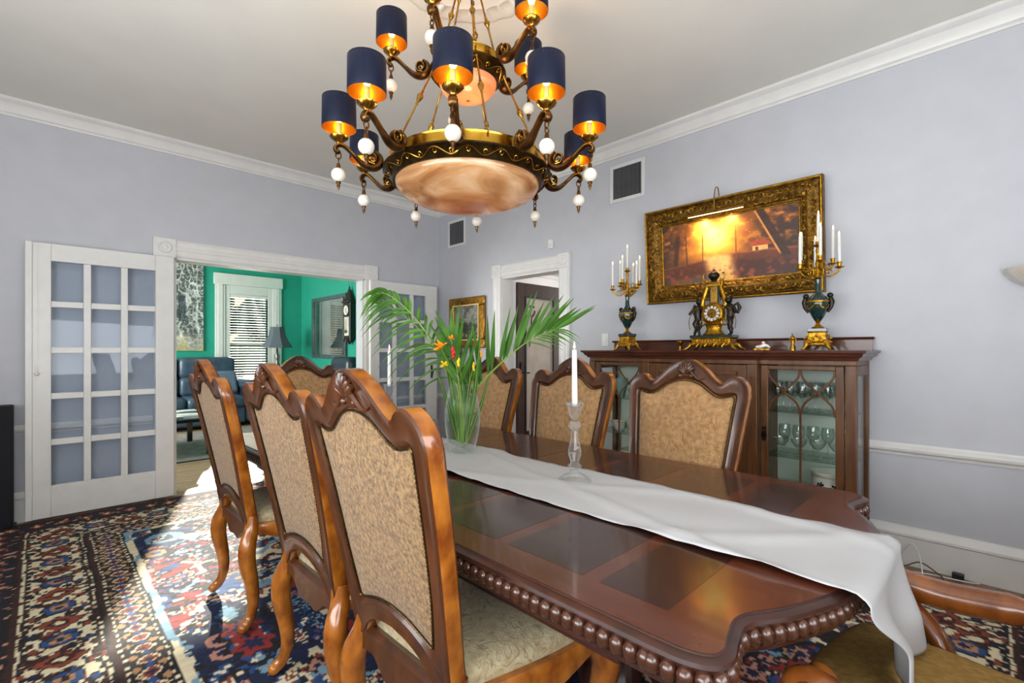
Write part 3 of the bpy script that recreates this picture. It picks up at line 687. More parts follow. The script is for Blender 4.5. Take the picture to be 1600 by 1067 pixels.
OUT = OUT + [Vector((-p.x, p.y, 0)) for p in reversed(OUT[1:-1])]; INN = INN + [Vector((-p.x, p.y, 0)) for p in reversed(INN[1:-1])]
def lean(z): return -.15 * max(0, z - .45) / .75 + .008 * math.sin(max(0, min(1, (z - .45) / .75)) * pi)
def back_pt(y, z, d): return Vector((lean(z) + d, y, z))
def chair_meshes():
    D = {}
    m = MB(); prof = [(0, -.020), (.07, -.026), (.22, -.022), (.55, -.020), (.80, -.024), (1, -.014), (1, .012), (.8, .024), (.55, .020), (.22, .022), (.07, .026), (0, .020)]
    rows = []
    for o, i in zip(OUT, INN): rows.append([back_pt(o.x + (i.x - o.x) * s, o.y + (i.y - o.y) * s, d) for s, d in prof])
    n = len(prof); N_ = len(rows)
    vs = [p for r in rows for p in r]; fs = []; mi = []
    for a in range(N_):
        b = (a + 1) % N_
        for j in range(n):
            k = (j + 1) % n; fs.append((a * n + j, a * n + k, b * n + k, b * n + j)); mi.append(1 if j == n - 1 else 0)
    for f, q in zip(fs, mi): pass
    m.v = [tuple(v) for v in vs]; m.f = fs; m.m = mi; D['back_frame'] = (m.mesh('back_frame', ['wood_face', 'wood_amber'], 35), None)
    def pad(h, d0, sgn, mat, nm):
        m = MB(); c = Vector((0, .83, 0)); ks = [1.0, .985, .95, .88, .75, .55, .3]; rows = []
        for k in ks:
            b = h * (1 - k ** 5); rows.append([back_pt(c.x + (p.x - c.x) * k, c.y + (p.y - c.y) * k, d0 + sgn * b) for p in INN])
        m.grid([[r[i] for r in rows] for i in range(len(INN))], closed_u=True)
        nn = len(m.v); m.add([back_pt(0, .83, d0 + sgn * h)] + rows[-1], [(0, 1 + i, 1 + (i + 1) % len(INN)) for i in range(len(INN))]); return m.mesh(nm, mat, 60)
    D['back_upholstery'] = (pad(.010, -.012, -1, 'damask_back', 'back_upholstery'), None)
    D['back_cushion'] = (pad(.032, .010, 1, 'damask_front', 'back_cushion'), None)
    for nm, d in (('nailhead_trim', -.018), ('nailhead_trim', .020)):
        P = []; 
        pts = arc_points(INN, .0055)
        pth = [back_pt(p.x * .985, .83 + (p.y - .83) * .985, d) for p, a in pts]
        m = MB(); m.tube(pth, [.0042 if k % 2 else .0022 for k in range(len(pth))], 5, closed=True, up=(1, 0, 0)); D[nm + str(d)] = (m.mesh(nm, 'nailhead', 60), None)
    # carved shell on the crest
    for sgn, d in ((-1, -.024), (1, .024)):
        m = MB()
        for k in range(-3, 4):
            a = k * .30; L_ = .062 - .004 * abs(k); pth = [back_pt(math.sin(a) * L_ * t, 1.135 + math.cos(a) * L_ * t + .008, d + sgn * .006 * math.sin(t * 2.6)) for t in (.15, .4, .7, 1.0)]; m.tube(pth, [.004, .0075, .0105, .007], 7)
        for s in (-1, 1):
            pth = [back_pt(s * (.02 + .075 * t), 1.145 + .012 * math.cos(t * 5) - .02 * t, d) for t in np.linspace(0, 1, 7)]; m.tube(pth, [.009, .009, .008, .007, .006, .004, .002], 6)
            m.ball(back_pt(s * .028, 1.135, d), .011, 8, sx=.6)
        D['carved_shell' + str(sgn)] = (m.mesh('carved_shell', 'wood_face', 50), None)
    # seat rails
    m = MB(); pr = [(-.012, .40), (-.012, .462), (.014, .462), (.018, .44), (.014, .40)]
    def railpath(P, h0, h1, nm, mat):
        m = MB(); rows = []
        for i, p in enumerate(P):
            t = (P[min(i + 1, len(P) - 1)] - P[max(i - 1, 0)]).normalized(); w = Vector((t.y, -t.x, 0)); q = i / (len(P) - 1); dip = .022 * math.cos((q - .5) * 2 * pi * 1.0) * -1
            zz = [h0 + dip * .5 + .012, h1, h1, h1 - .012, h0 + dip + .01]; oo = [-.015, -.015, .012, .018, .012]
            rows.append([p + w * a + Vector((0, 0, b)) for a, b in zip(oo, zz)])
        rows = [r + [r[0]] for r in rows]; m.grid(rows); m.add(rows[0][:5], [(0, 1, 2, 3, 4)]); m.add(rows[-1][:5], [(0, 1, 2, 3, 4)]); return m.mesh(nm, mat, 35)
    for s in (-1, 1):
        P = [Vector((x, y * s, 0)) for x, y, _ in spline([(-.005, .213, 0), (.12, .243, 0), (.30, .278, 0), (.46, .285, 0)], 4)]
        if s > 0: P = P[::-1]
        D['side_rail' + str(s)] = (railpath(P, .385, .462, 'side_rail', 'wood_amber'), None)
    P = [Vector(p) for p in spline([(.47, -.278, 0), (.515, -.15, 0), (.53, 0, 0), (.515, .15, 0), (.47, .278, 0)], 4)]
    D['front_rail'] = (railpath(P, .38, .462, 'front_rail', 'wood_amber'), None)
    m = MB(); rows = []
    for k in range(17):
        q = k / 16; y = -.205 + .41 * q; zlo = .40 - .05 * math.sin(q * pi) ** 2 + .02 * math.sin(q * 3 * pi) ** 2; rows.append([Vector((x, y, z)) for x, z in ((-.022, zlo), (-.022, .455), (-.006, .468), (.02, .46), (.02, zlo))] + [Vector((-.022, y, zlo))])
    m.grid(rows); D['rear_rail'] = (m.mesh('rear_rail', 'wood_face', 35), None)
    # seat
    m = MB(); ring = [Vector(p) for p in spline([(.012, 0, 0), (.012, -.19, 0), (.03, -.21, 0), (.13, -.238, 0), (.30, -.270, 0), (.45, -.278, 0), (.485, -.258, 0), (.515, -.15, 0), (.528, 0, 0), (.515, .15, 0), (.485, .258, 0), (.45, .278, 0), (.30, .270, 0), (.13, .238, 0), (.03, .21, 0), (.012, .19, 0)], 3, True)]
    c = Vector((.27, 0, 0)); rows = []
    for k, z in ((1.0, .455), (1.0, .475), (.99, .488), (.96, .498), (.88, .508), (.72, .516), (.5, .522), (.25, .525)): rows.append([c + (p - c) * k + Vector((0, 0, z)) for p in ring])
    m.grid([[r[i] for r in rows] for i in range(len(ring))], closed_u=True); m.add([c + Vector((0, 0, .526))] + rows[-1], [(0, 1 + i, 1 + (i + 1) % len(ring)) for i in range(len(ring))])
    D['seat'] = (m.mesh('seat', 'damask_seat', 60), None); D['seat_velvet'] = (link('x', D['seat'][0]).data.copy(), None); bpy.data.objects.remove(bpy.data.objects['x'])
    D['seat_velvet'][0].materials[0] = M['velvet_seat']; D['seat_velvet'][0].name = 'seat'
    # legs
    for s in (-1, 1):
        pth = spline([(0.0, .212 * s, .50), (-.006, .221 * s, .44), (-.026, .236 * s, .375), (-.028, .242 * s, .30), (-.010, .243 * s, .20), (-.004, .243 * s, .12), (-.018, .248 * s, .06), (-.038, .254 * s, .034), (-.052, .258 * s, .022)], 4)
        rd = spline([(.028, 0, 0), (.031, 0, 0), (.037, 0, 0), (.036, 0, 0), (.030, 0, 0), (.025, 0, 0), (.022, 0, 0), (.024, 0, 0), (.017, 0, 0)], 4)
        m = MB(); m.tube(pth, [r.x for r in rd], 10, up=(0, 1, 0)); m.ball((-.049, .257 * s, .024), .024, 10); D['back_leg' + str(s)] = (m.mesh('leg', 'wood_amber', 60), None)
        pth = spline([(.47, .27 * s, .46), (.492, .270 * s, .40), (.505, .278 * s, .33), (.48, .264 * s, .22), (.463, .268 * s, .12), (.475, .276 * s, .055), (.502, .276 * s, .03), (.515, .282 * s, .022)], 4)
        rd = spline([(.040, 0, 0), (.046, 0, 0), (.044, 0, 0), (.032, 0, 0), (.024, 0, 0), (.024, 0, 0), (.027, 0, 0), (.018, 0, 0)], 4)
        m = MB(); m.tube(pth, [r.x for r in rd], 10, up=(0, 1, 0)); m.ball((.512, .281 * s, .026), .026, 10); D['front_leg' + str(s)] = (m.mesh('leg', 'wood_amber', 60), None)
        m = MB(); m.ball((.518, .272 * s, .39), .026, 10, sx=.5)
        for q in range(5): m.tube([(.525, (.272 + .03 * math.sin(q - 2)) * s, .36), (.53, (.27 + .012 * (q - 2)) * s, .40), (.522, (.268 + .016 * (q - 2)) * s, .43)], [.003, .006, .004], 6)
        D['knee_carving' + str(s)] = (m.mesh('knee_carving', 'wood_dark', 50), None)
        # arms (armchairs only)
        pth = spline([(-.03, .255 * s, .67), (.06, .285 * s, .655), (.18, .325 * s, .622), (.30, .338 * s, .606), (.40, .335 * s, .612), (.455, .325 * s, .612), (.475, .318 * s, .600), (.462, .313 * s, .588), (.442, .314 * s, .592)], 5)
        m = MB(); m.tube(pth, [.026] * 10 + [.034] * 12 + [.036] * 8 + [.03] * (len(pth) - 30), 10, up=(0, 0, 1), sq=(1.1, 1.1)); m.tube([(.452, (.318 - .045) * s, .610), (.452, (.318 + .045) * s, .610)], .03, 14)
        for e in (-.046, .046): m.tube([(.452 + .018 * math.cos(t), (.318 + e) * s, .610 + .018 * math.sin(t)) for t in np.linspace(0, 5.5, 14)], .004, 6)
        D['arm' + str(s)] = (m.mesh('arm', 'wood_mid', 50), None)
        pth = spline([(.30, .292 * s, .44), (.315, .305 * s, .50), (.37, .325 * s, .56), (.40, .325 * s, .585), (.40, .328 * s, .622)], 4); m = MB(); m.tube(pth, [.03, .03, .028, .026, .025, .024, .023, .022, .022, .022, .022, .023, .024, .024, .025, .025, .025], 8); D['arm_support' + str(s)] = (m.mesh('arm_support', 'wood_mid', 50), None)
    return D
CM = chair_meshes()
def chair(label, x, y, rz, group, arms=False):
    t = thing('dining_armchair' if arms else 'dining_chair', label, 'chair', (x, y, .012), rz, group)
    for k, (me, _) in CM.items():
        if k.startswith('arm') and not arms: continue
        if k == 'seat' and arms or k == 'seat_velvet' and not arms: continue
        nm = me.name.split('.')[0]; link(nm, me, t)
    return t
G = 'carved dining chairs round the table'
chair('carved dining chair nearest the camera, back turned, tan damask panel', .68, 1.085, 0, G)
chair('middle of the three carved chairs along the near side of the table', .69, 1.705, 0, G)
chair('carved dining chair by the rug sunlight, farthest on the near side', .685, 2.60, 0, G)
chair('carved chair across the table in front of the cabinet middle panel', 2.085, 1.045, pi, G)
chair('carved chair across the table behind the lit glass candlestick', 2.085, 1.74, pi, G)
chair('carved chair across the table behind the vase, before the hall doorway', 2.085, 2.45, pi, G)
chair('carved armchair at the far head of the table, facing the camera', 1.40, 3.60, -pi / 2, G, True)
chair('carved armchair with olive velvet seat at the near end under the runner', 1.37, -.21, pi / 2, G, True)
# ------------------------------------------------------------------ chandelier
CHX, CHY = 1.432, 1.748
ch = thing('chandelier', 'two-tier brass chandelier with alabaster bowls and navy drum shades above the table', 'chandelier', (CHX, CHY, 0), AZ + pi)   # local +x points to the camera
def tier(zr, scale_ring, rho, n, th0, bowl_r, bowl_d, bowl_mat, nm):
    """zr: ring height; rho: arm reach; arms every 360/n from th0 (degrees, 0 = towards camera, + = screen right)"""
    s = scale_ring
    m = MB(); m.lathe([(s - .055, -.024), (s - .05, -.036), (s - .040, -.038), (s - .036, -.033), (s, .003), (s + .005, .005), (s + .005, .012), (s - .008, .016), (s - .035, .010), (s - .055, -.005), (s - .055, -.024)], 72, (0, 0, zr), cap=False)
    ring = m.build('ring', 'antique', ch, 50)
    m = MB(); nw = int(s * 45); K_ = nw * 14
    def on(a, t): rr = s - .036 + .036 * t + .002; return (rr * math.cos(a), rr * math.sin(a), zr - .033 + .036 * t - .002)
    m.tube([on(2 * pi * i / K_, .5 + .34 * math.sin(2 * pi * i * nw / K_)) for i in range(K_)], .0034, 5, closed=True)
    for q in range(nw * 2):
        a0 = 2 * pi * (q + .5) / (nw * 2); sg = -1 if q % 2 == 0 else 1
        m.tube([on(a0 + (.011 * (1 - w / 6.5) * math.cos(w)) / s, .5 - sg * .10 + sg * .30 * (1 - w / 6.5) * math.sin(w)) for w in np.linspace(0, 4.6, 9)], .0027, 5)
    m.build('scroll_relief', 'brass', ring, 50)
    m = MB(); m.lathe([(s - .040, .0), (s - .026, .0), (s - .026, .060), (s - .022, .068), (s - .040, .068), (s - .040, .0)], 72, (0, 0, zr), cap=False); m.build('gallery_band', 'brass_bright', ring, 40)
    m = MB(); N_ = 16; prof = [(bowl_r * math.sin(pi / 2 * j / N_) , -bowl_d * math.cos(pi / 2 * j / N_)) for j in range(N_ + 1)]
    prof = [(r, z - .035) for r, z in prof] + [(r * .965, z * .93 - .035) for r, z in reversed(prof)]
    m.lathe(prof, 64, (0, 0, zr), cap=False); m.build('bowl', bowl_mat, ch, 60)
    for q in range(n):
        a = R(th0 + q * 360 / n)
        T = Matrix.Rotation(a, 4, 'Z'); k = (rho - s) / .195
        def pt(r, z): return (s + (r - .38) * k, 0, zr + z - 2.08)
        sp = [pt(.425 + e * math.cos(w), 2.118 + e * math.sin(w)) for w, e in zip(np.linspace(7.5, 1.2, 14) - .2, np.linspace(.006, .030, 14))]
        sp = sp[:-1]
        body = [tuple(v) for v in spline([pt(.418, 2.148), pt(.396, 2.128), pt(.397, 2.096), pt(.425, 2.078), pt(.465, 2.085), pt(.505, 2.118), pt(.54, 2.150), pt(.562, 2.162), pt(.583, 2.158), pt(.592, 2.142), pt(.583, 2.130), pt(.573, 2.136)], 4)]
        sp2 = [tuple(v) for v in spline([pt(.43, 2.118), pt(.437, 2.112), pt(.43, 2.103), pt(.417, 2.108), pt(.413, 2.122), pt(.422, 2.136), pt(.44, 2.138), pt(.451, 2.122), pt(.444, 2.10), pt(.42, 2.094)], 3)]
        m = MB(); m.T = T; nb = len(body); m.tube(body, [.0125 + .008 * math.sin(min(1, i / (nb * .45)) * pi) for i in range(nb)], 8, up=(0, 1, 0), sq=(1.25, .75)); m.tube(sp2, .0075, 7, up=(0, 1, 0), sq=(1.9, .9))
        arm = m.build('arm', 'bronze', ch, 50)
        m = MB(); m.T = T
        for e in (-1, 1): m.tube([(p[0], e * .0125, p[2]) for p in body[6:-6]], .0032, 5); m.tube([(p[0], e * .0135, p[2]) for p in sp2], .0028, 5)
        m.build('arm_moulding', 'brass', arm, 50)
        X0 = Vector((rho, 0, zr)); 
        m = MB(); m.T = T @ Matrix.Translation(X0); m.lathe([(.006, .075), (.010, .085), (.012, .092), (.024, .10), (.036, .112), (.038, .118), (.030, .117), (.012, .108), (.012, .118)], 32, flute=(14, .07, (4, 5, 6))); m.build('bobeche', 'brass', arm, 60)
        m = MB(); m.T = T @ Matrix.Translation(X0); m.lathe([(.011, .105), (.0115, .175), (.006, .178)], 14); m.build('candle_sleeve', 'candle_sleeve', arm)
        m = MB(); m.T = T @ Matrix.Translation(X0); m.lathe([(.005, .176), (.013, .19), (.0165, .205), (.013, .225), (.006, .245), (.001, .262)], 14); m.build('bulb', 'bulb', arm, 60)
        m = MB(); m.T = T @ Matrix.Translation(X0)
        m.lathe([(.071, .152), (.0718, .153), (.0705, .282), (.0698, .283)], 40, cap=False); m.lathe([(.0698, .283), (.0694, .278), (.0698, .157), (.071, .152)], 40, mi=1, cap=False)
        m.tube([(.0695 * math.cos(w), .0695 * math.sin(w), .27) for w in np.linspace(0, 2 * pi, 30)[:-1]], .0012, 5, closed=True, mi=1)
        for w in range(3): m.tube([(.069 * math.cos(w * 2.094), .069 * math.sin(w * 2.094), .27), (.010 * math.cos(w * 2.094), .01 * math.sin(w * 2.094), .252)], .0012, 5, mi=1)
        m.build('shade', ['navy_shade', 'gold_lining'], arm, 50)
        # hanging link, ball and finial
        xb = .578; Xb = Vector((s + (xb - .38) * k, 0, zr))
        m = MB(); m.T = T @ Matrix.Translation(Xb)
        m.tube([(.011 * math.cos(w), 0, .036 + .016 * math.sin(w)) for w in np.linspace(0, 2 * pi, 16)[:-1]], .003, 6, closed=True)
        m.tube([(0, .008 * math.cos(w), .012 + .013 * math.sin(w)) for w in np.linspace(0, 2 * pi, 14)[:-1]], .003, 6, closed=True)
        m.lathe([(.004, .004), (.008, -.002), (.010, -.018)], 10); m.build('pendant_link', 'bronze', arm, 50)
        m = MB(); m.T = T @ Matrix.Translation(Xb); m.lathe([(.010, -.078), (.011, -.083), (.006, -.09), (.0075, -.098), (.004, -.108), (.001, -.116)], 10)
        m.build('pendant_finial', 'bronze', arm, 50)
        m = MB(); m.T = T @ Matrix.Translation(Xb); m.ball((0, 0, -.048), .0305, 18); m.build('pendant_ball', 'white_bead', arm, 60)
        p = T @ Vector((rho, 0, zr + .22)); wp = Matrix.Translation((CHX, CHY, 0)) @ Matrix.Rotation(AZ + pi, 4, 'Z') @ p
        light('shade_bulb_light', 'POINT', wp, 2.2, (1, .66, .28), shadow_soft_size=.012)
    return ring
tier(2.08, .385, .572, 10, 0, .335, .105, 'alabaster', 'lower')
tier(2.565, .175, .36, 5, -18, .135, .085, 'alabaster_peach', 'upper')
def rods(r0, z0, r1, z1, th, n):
    for q in range(n):
        a = R(th + q * 360 / n); d = Vector((math.cos(a), math.sin(a), 0)); A = d * r0 + Vector((0, 0, z0)); B_ = d * r1 + Vector((0, 0, z1)); m = MB()
        f = [0, .05, .06, .10, .11, .44, .46, .475, .50, .54, .57, .58, .60, .61, .90, .91, .95, .96, 1]
        rr = [.004, .004, .009, .009, .0045, .0045, .0065, .0045, .010, .015, .0085, .005, .0075, .0045, .0045, .009, .009, .004, .004]
        m.tube([A.lerp(B_, t) for t in f], rr, 10)
        for E_, s in ((A, 1), (B_, -1)):
            c = E_ - Vector((0, 0, .006 * s)); m.tube([c + d * .011 * math.cos(w) + Vector((0, 0, .014 * math.sin(w))) for w in np.linspace(0, 2 * pi, 14)[:-1]], .003, 6, closed=True)
        m.build('hanging_rod', 'brass', ch, 50)
rods(.355, 2.145, .15, 2.60, 18, 5)
rods(.135, 2.63, .05, 2.97, 18, 5)
m = MB(); m.lathe([(.0, 2.935), (.02, 2.94), (.012, 2.955), (.055, 2.965), (.06, 2.985), (.03, 2.99), (.02, 3.02), (.07, 3.03), (.075, 3.06), (.06, 3.075), (.0, 3.076)], 32); m.build('canopy', 'brass_bright', ch, 45)
m = MB(); m.lathe([(.0, 2.44), (.008, 2.445), (.014, 2.455), (.006, 2.47), (.0, 2.475)], 12); m.build('finial', 'brass', ch, 45)
light('lower_bowl_light', 'POINT', (CHX, CHY, 2.10), 5, (1, .74, .45), shadow_soft_size=.08)
light('upper_bowl_light', 'POINT', (CHX, CHY, 2.575), 4, (1, .70, .42), shadow_soft_size=.05)
# plaster medallion on the ceiling
m = MB(); m.lathe([(.40, ZC), (.40, ZC - .006), (.37, ZC - .016), (.34, ZC - .008), (.30, ZC - .010), (.27, ZC - .022), (.24, ZC - .010), (.12, ZC - .012), (.10, ZC - .03), (.0, ZC - .03)], 72, (0, 0, 0), flute=(24, .02, (1, 2, 5)))
for q in range(24):
    a = q * 2 * pi / 24; m.tube([(.26 * math.cos(a), .26 * math.sin(a), ZC - .008), (.31 * math.cos(a + .06), .31 * math.sin(a + .06), ZC - .016), (.355 * math.cos(a), .355 * math.sin(a), ZC - .012)], [.005, .014, .004], 6)
o = m.build('ceiling_medallion', 'ceiling', None, 40, loc=(CHX, CHY, 0)); tag(o, 'round plaster medallion on the ceiling above the chandelier', 'medallion')
# ------------------------------------------------------------------ display cabinet against the right wall
CY = 1.46; CXB = XW - .03          # back plane
cb = thing('display_cabinet', 'mahogany display cabinet with two glazed doors against the right wall', 'cabinet', (CXB, CY, 0))
# local: x = distance towards the room is negative
FX, FC = -.385, -.425              # front of the side bays / of the middle bay
yE, yM = .915, .405
def cx_(nm, mat, *b, bevel=.004, parent=None): return MB().box(*b).build(nm, mat, parent or cb, bevel=bevel)
cx_('back_panel', 'cabinet_inside', -.012, 0, -yE + .01, yE - .01, .20, 1.19)
cx_('base_board', 'cabinet_wood', FX + .005, 0, -yE, yE, .20, .25); cx_('base_board', 'cabinet_wood', FC + .005, FX, -yM, yM, .20, .25)
cx_('top_board', 'cabinet_wood', FX + .005, 0, -yE, yE, 1.18, 1.21); cx_('top_board', 'cabinet_wood', FC, FX, -yM, yM, 1.18, 1.21)
corn = [(0, 0), (.010, 0), (.014, .012), (.030, .024), (.036, .038), (.050, .044), (.052, .058), (0, .058)]
m = MB()
def cornrun(pts):
    for a, b, out in pts: m.sweep(corn, a, b, out, m0=-1, m1=-1)
cornrun([((FX, -yE, 1.21), (FX, -yM, 1.21), (-1, 0, 0)), ((FX, yM, 1.21), (FX, yE, 1.21), (-1, 0, 0)), ((FC, -yM, 1.21), (FC, yM, 1.21), (-1, 0, 0)), ((FX, -yE, 1.21), (0, -yE, 1.21), (0, -1, 0)), ((FX, yE, 1.21), (0, yE, 1.21), (0, 1, 0))])
m.box(FX, 0, -yE, yE, 1.21, 1.268); m.box(FC, FX, -yM, yM, 1.21, 1.268); m.build('cornice', 'cabinet_top', cb, 25)
m = MB(); m.box(-.03, -.008, -yE - .02, yE - .01, 1.268, 1.335); m.sweep([(0, 0), (.012, 0), (.022, .016), (0, .016)], (-.03, -yE - .03, 1.335), (-.03, yE + .0, 1.335), (-1, 0, 0)); m.box(-.03, -.008, -yE - .03, yE, 1.335, 1.351); m.build('gallery_board', 'cabinet_top', cb, 30)
for s in (-1, 1):
    cx_('corner_post', 'cabinet_wood', FX, FX + .05, *sorted((s * yE, s * (yE - .055))), .05, 1.18)
    cx_('back_post', 'cabinet_wood', -.045, 0, *sorted((s * yE, s * (yE - .035))), .0145, 1.18)
    cx_('side_rail', 'cabinet_wood', FX + .05, -.045, *sorted((s * yE, s * (yE - .03))), 1.12, 1.18); cx_('side_rail', 'cabinet_wood', FX + .05, -.045, *sorted((s * yE, s * (yE - .03))), .25, .31)
    MB().box(FX + .05, -.045, *sorted((s * (yE - .012), s * (yE - .016))), .31, 1.12).build('side_pane', 'clear_pane', cb)
    cx_('pilaster', 'cabinet_wood', FC, FC + .05, *sorted((s * yM, s * (yM - .062))), .20, 1.18)
    m = MB()
    for q in range(3): m.tube([(FC - .001, s * (yM - .018 - .013 * q), .34), (FC - .001, s * (yM - .018 - .013 * q), 1.10)], .003, 6)
    m.build('reeding', 'cabinet_wood', cb)
    cx_('partition', 'cabinet_wood', FC + .05, -.012, *sorted((s * yM, s * (yM - .018))), .25, 1.18)
    m = MB(); m.lathe([(.018, .0145), (.024, .02), (.022, .04), (.016, .06), (.026, .12), (.03, .17), (.022, .19), (.03, .20)], 16, (FX + .035, s * (yE - .03), 0)); m.build('foot', 'cabinet_wood', cb)
    m = MB(); m.lathe([(.018, .0145), (.024, .02), (.022, .04), (.016, .06), (.026, .12), (.03, .17), (.022, .19), (.03, .20)], 16, (FC + .035, s * (yM - .03), 0)); m.build('foot', 'cabinet_wood', cb)
    # glazed door with interlaced gothic bars
    y0, y1 = sorted((s * (yM + .008), s * (yE - .06))); st = .042; z0, z1 = .26, 1.175
    dr = MB().box(FX + .004, FX + .028, y0, y0 + st, z0, z1).box(FX + .004, FX + .028, y1 - st, y1, z0, z1).box(FX + .004, FX + .028, y0 + st, y1 - st, z1 - .026, z1).box(FX + .004, FX + .028, y0 + st, y1 - st, z0, z0 + .05).build('door', 'cabinet_wood', cb, bevel=.004)
    MB().box(FX + .017, FX + .020, y0 + st - .005, y1 - st + .005, z0 + .045, z1 - .02).build('pane', 'clear_pane', dr)
    a, b = y0 + st, y1 - st; c = (a + b) / 2; zt = z1 - .026; xg = FX + .012
    MB().tube([(xg, c, z0 + .05), (xg, c, .90)], .0065, 6).build('glazing_bar', 'cabinet_wood', dr)
    for l, r in ((a, c), (c, b)):
        for p, q in ((l, r), (r, l)):
            pth = spline([(xg, p, zt), (xg, p + (q - p) * .10, zt - .055), (xg, p + (q - p) * .5, zt - .135), (xg, p + (q - p) * .88, zt - .20), (xg, q, zt - .27)], 5); MB().tube(pth, .0062, 6).build('glazing_bar', 'cabinet_wood', dr)
    hy = y0 + st / 2 if s > 0 else y1 - st / 2
    m = MB(); m.lathe([(0, 0)], 3) if False else None; m.box(xg - .014, xg - .008, hy - .012, hy + .012, .70, .79); m.tube([(xg - .018, hy + .014 * math.cos(w), .735 + .022 * math.sin(w)) for w in np.linspace(0, 2 * pi, 14)[:-1]], .0035, 6, closed=True); m.ball((xg - .016, hy, .765), .009, 8); m.build('handle', 'dark_bronze', dr)
    for z, nm in ((.605, 'shelf'), (.885, 'shelf')): MB().box(FX + .04, -.02, *sorted((s * (yM + .004), s * (yE - .03))), z - .004, z + .004).build('glass_shelf', 'shelf_glass', cb)
# middle bay: panelled door
dr = MB().box(FC + .006, FC + .028, -yM + .064, yM - .064, .26, 1.175).build('door', 'cabinet_wood', cb, bevel=.003)
pa, pb, pc, pd_ = -yM + .12, yM - .12, .36, 1.135; fr = [(0, 0), (.012, 0), (.012, .008), (.004, .022), (0, .022)]
m = MB(); m.sweep(fr, (FC + .006, pa, pc), (FC + .006, pb, pc), (-1, 0, 0)); m.sweep(fr, (FC + .006, pa, pd_ - .022), (FC + .006, pb, pd_ - .022), (-1, 0, 0)); m.sweep(fr, (FC + .006, pa, pc), (FC + .006, pa, pd_), (-1, 0, 0), up=(0, 1, 0)); m.sweep(fr, (FC + .006, pb - .022, pc), (FC + .006, pb - .022, pd_), (-1, 0, 0), up=(0, 1, 0)); m.build('panel_moulding', 'cabinet_wood', dr)
CT = 1.2685                         # height of the cabinet top

# glasses and china on the shelves (each one a thing)
def gl(prof, mat, nm): return MB().lathe(prof, 20, cap=False).mesh(nm, mat, 60)
wine = gl([(.0, .0), (.032, .002), (.033, .004), (.006, .010), (.0045, .075), (.012, .085), (.03, .105), (.036, .13), (.034, .16), (.030, .18), (.029, .18), (.033, .158), (.035, .13), (.029, .107), (.011, .088), (.0, .086)], 'glassware', 'wine_glass')
cup = gl([(.0, .0), (.03, .002), (.006, .008), (.005, .05), (.02, .06), (.042, .09), (.045, .11), (.044, .11), (.041, .091), (.019, .063), (0, .06)], 'glassware', 'champagne_coupe')
tum = gl([(.0, .0), (.030, .0), (.032, .01), (.036, .10), (.035, .10), (.030, .012), (.0, .012)], 'glassware', 'tumbler')
def put(nm, me, label, cat, x, y, z, group=None, rz=0):
    o = link(nm, me, None, 0, (x, y, z), (0, 0, rz)); return tag(o, label, cat, group)
shelf_z = {'top': .8895, 'middle': .6095, 'bottom': .2505}
gx0 = CXB
for nm, me, sh, n, dep, cat in (('wine_glass', wine, 'top', 6, .27, 'glass'), ('wine_glass', wine, 'top', 6, .17, 'glass'), ('champagne_coupe', cup, 'middle', 4, .29, 'glass'), ('wine_glass', wine, 'middle', 5, .18, 'glass'), ('tumbler', tum, 'bottom', 4, .29, 'glass'), ('wine_glass', wine, 'bottom', 4, .18, 'glass')):
    row = 'front' if dep > .25 else 'back'
    for k in range(n):
        y = .605 + (k + .5) * (.405 / 6 if n == 6 else .40 / n)
        if sh == 'bottom': y = .80 + k * .06
        o = put(nm, me, '', 'glass', gx0 - dep, y, shelf_z[sh], 'clear glasses in the right-hand cabinet bay')
        o['label'] = '%s clear %s from the left, %s row, %s shelf, right cabinet bay' % (['first', 'second', 'third', 'fourth', 'fifth', 'sixth'][n - 1 - k], nm.replace('_', ' '), row, sh)
        o['group'] = '%s row of the %s shelf, right cabinet bay' % (row, sh)
t = thing('tureen', 'white china tureen with dark bird motifs on the bottom cabinet shelf', 'tureen', (gx0 - .22, .69, shelf_z['bottom']))
MB().lathe([(.0, .10), (.06, .10), (.07, .11), (.10, .15), (.112, .22), (.11, .27), (.116, .278), (.116, .286), (.10, .284), (.10, .22), (.0, .16)], 36, cap=False).lathe([(.0, .0), (.085, .0), (.085, .09), (.07, .10), (0, .10)], 30).build('bowl', 'porcelain', t)
MB().tube([(.113 * math.cos(w), .113 * math.sin(w), .262) for w in np.linspace(0, 2 * pi, 40)[:-1]], .002, 5, closed=True).build('rim_line', 'gilt', t)
for a in (2.75, 3.45, 4.1):
    m = MB(); c, s = math.cos(a), math.sin(a)
    for du, dv, r in ((0, 0, .012), (.014, .006, .008), (-.014, .008, .007), (.004, .016, .006), (-.02, -.004, .005)): m.ball((.1125 * c - du * s, .1125 * s + du * c, .212 + dv), r, 8, sx=.35, sy=.9)
    m.build('painted_bird', 'dark_bronze', t)
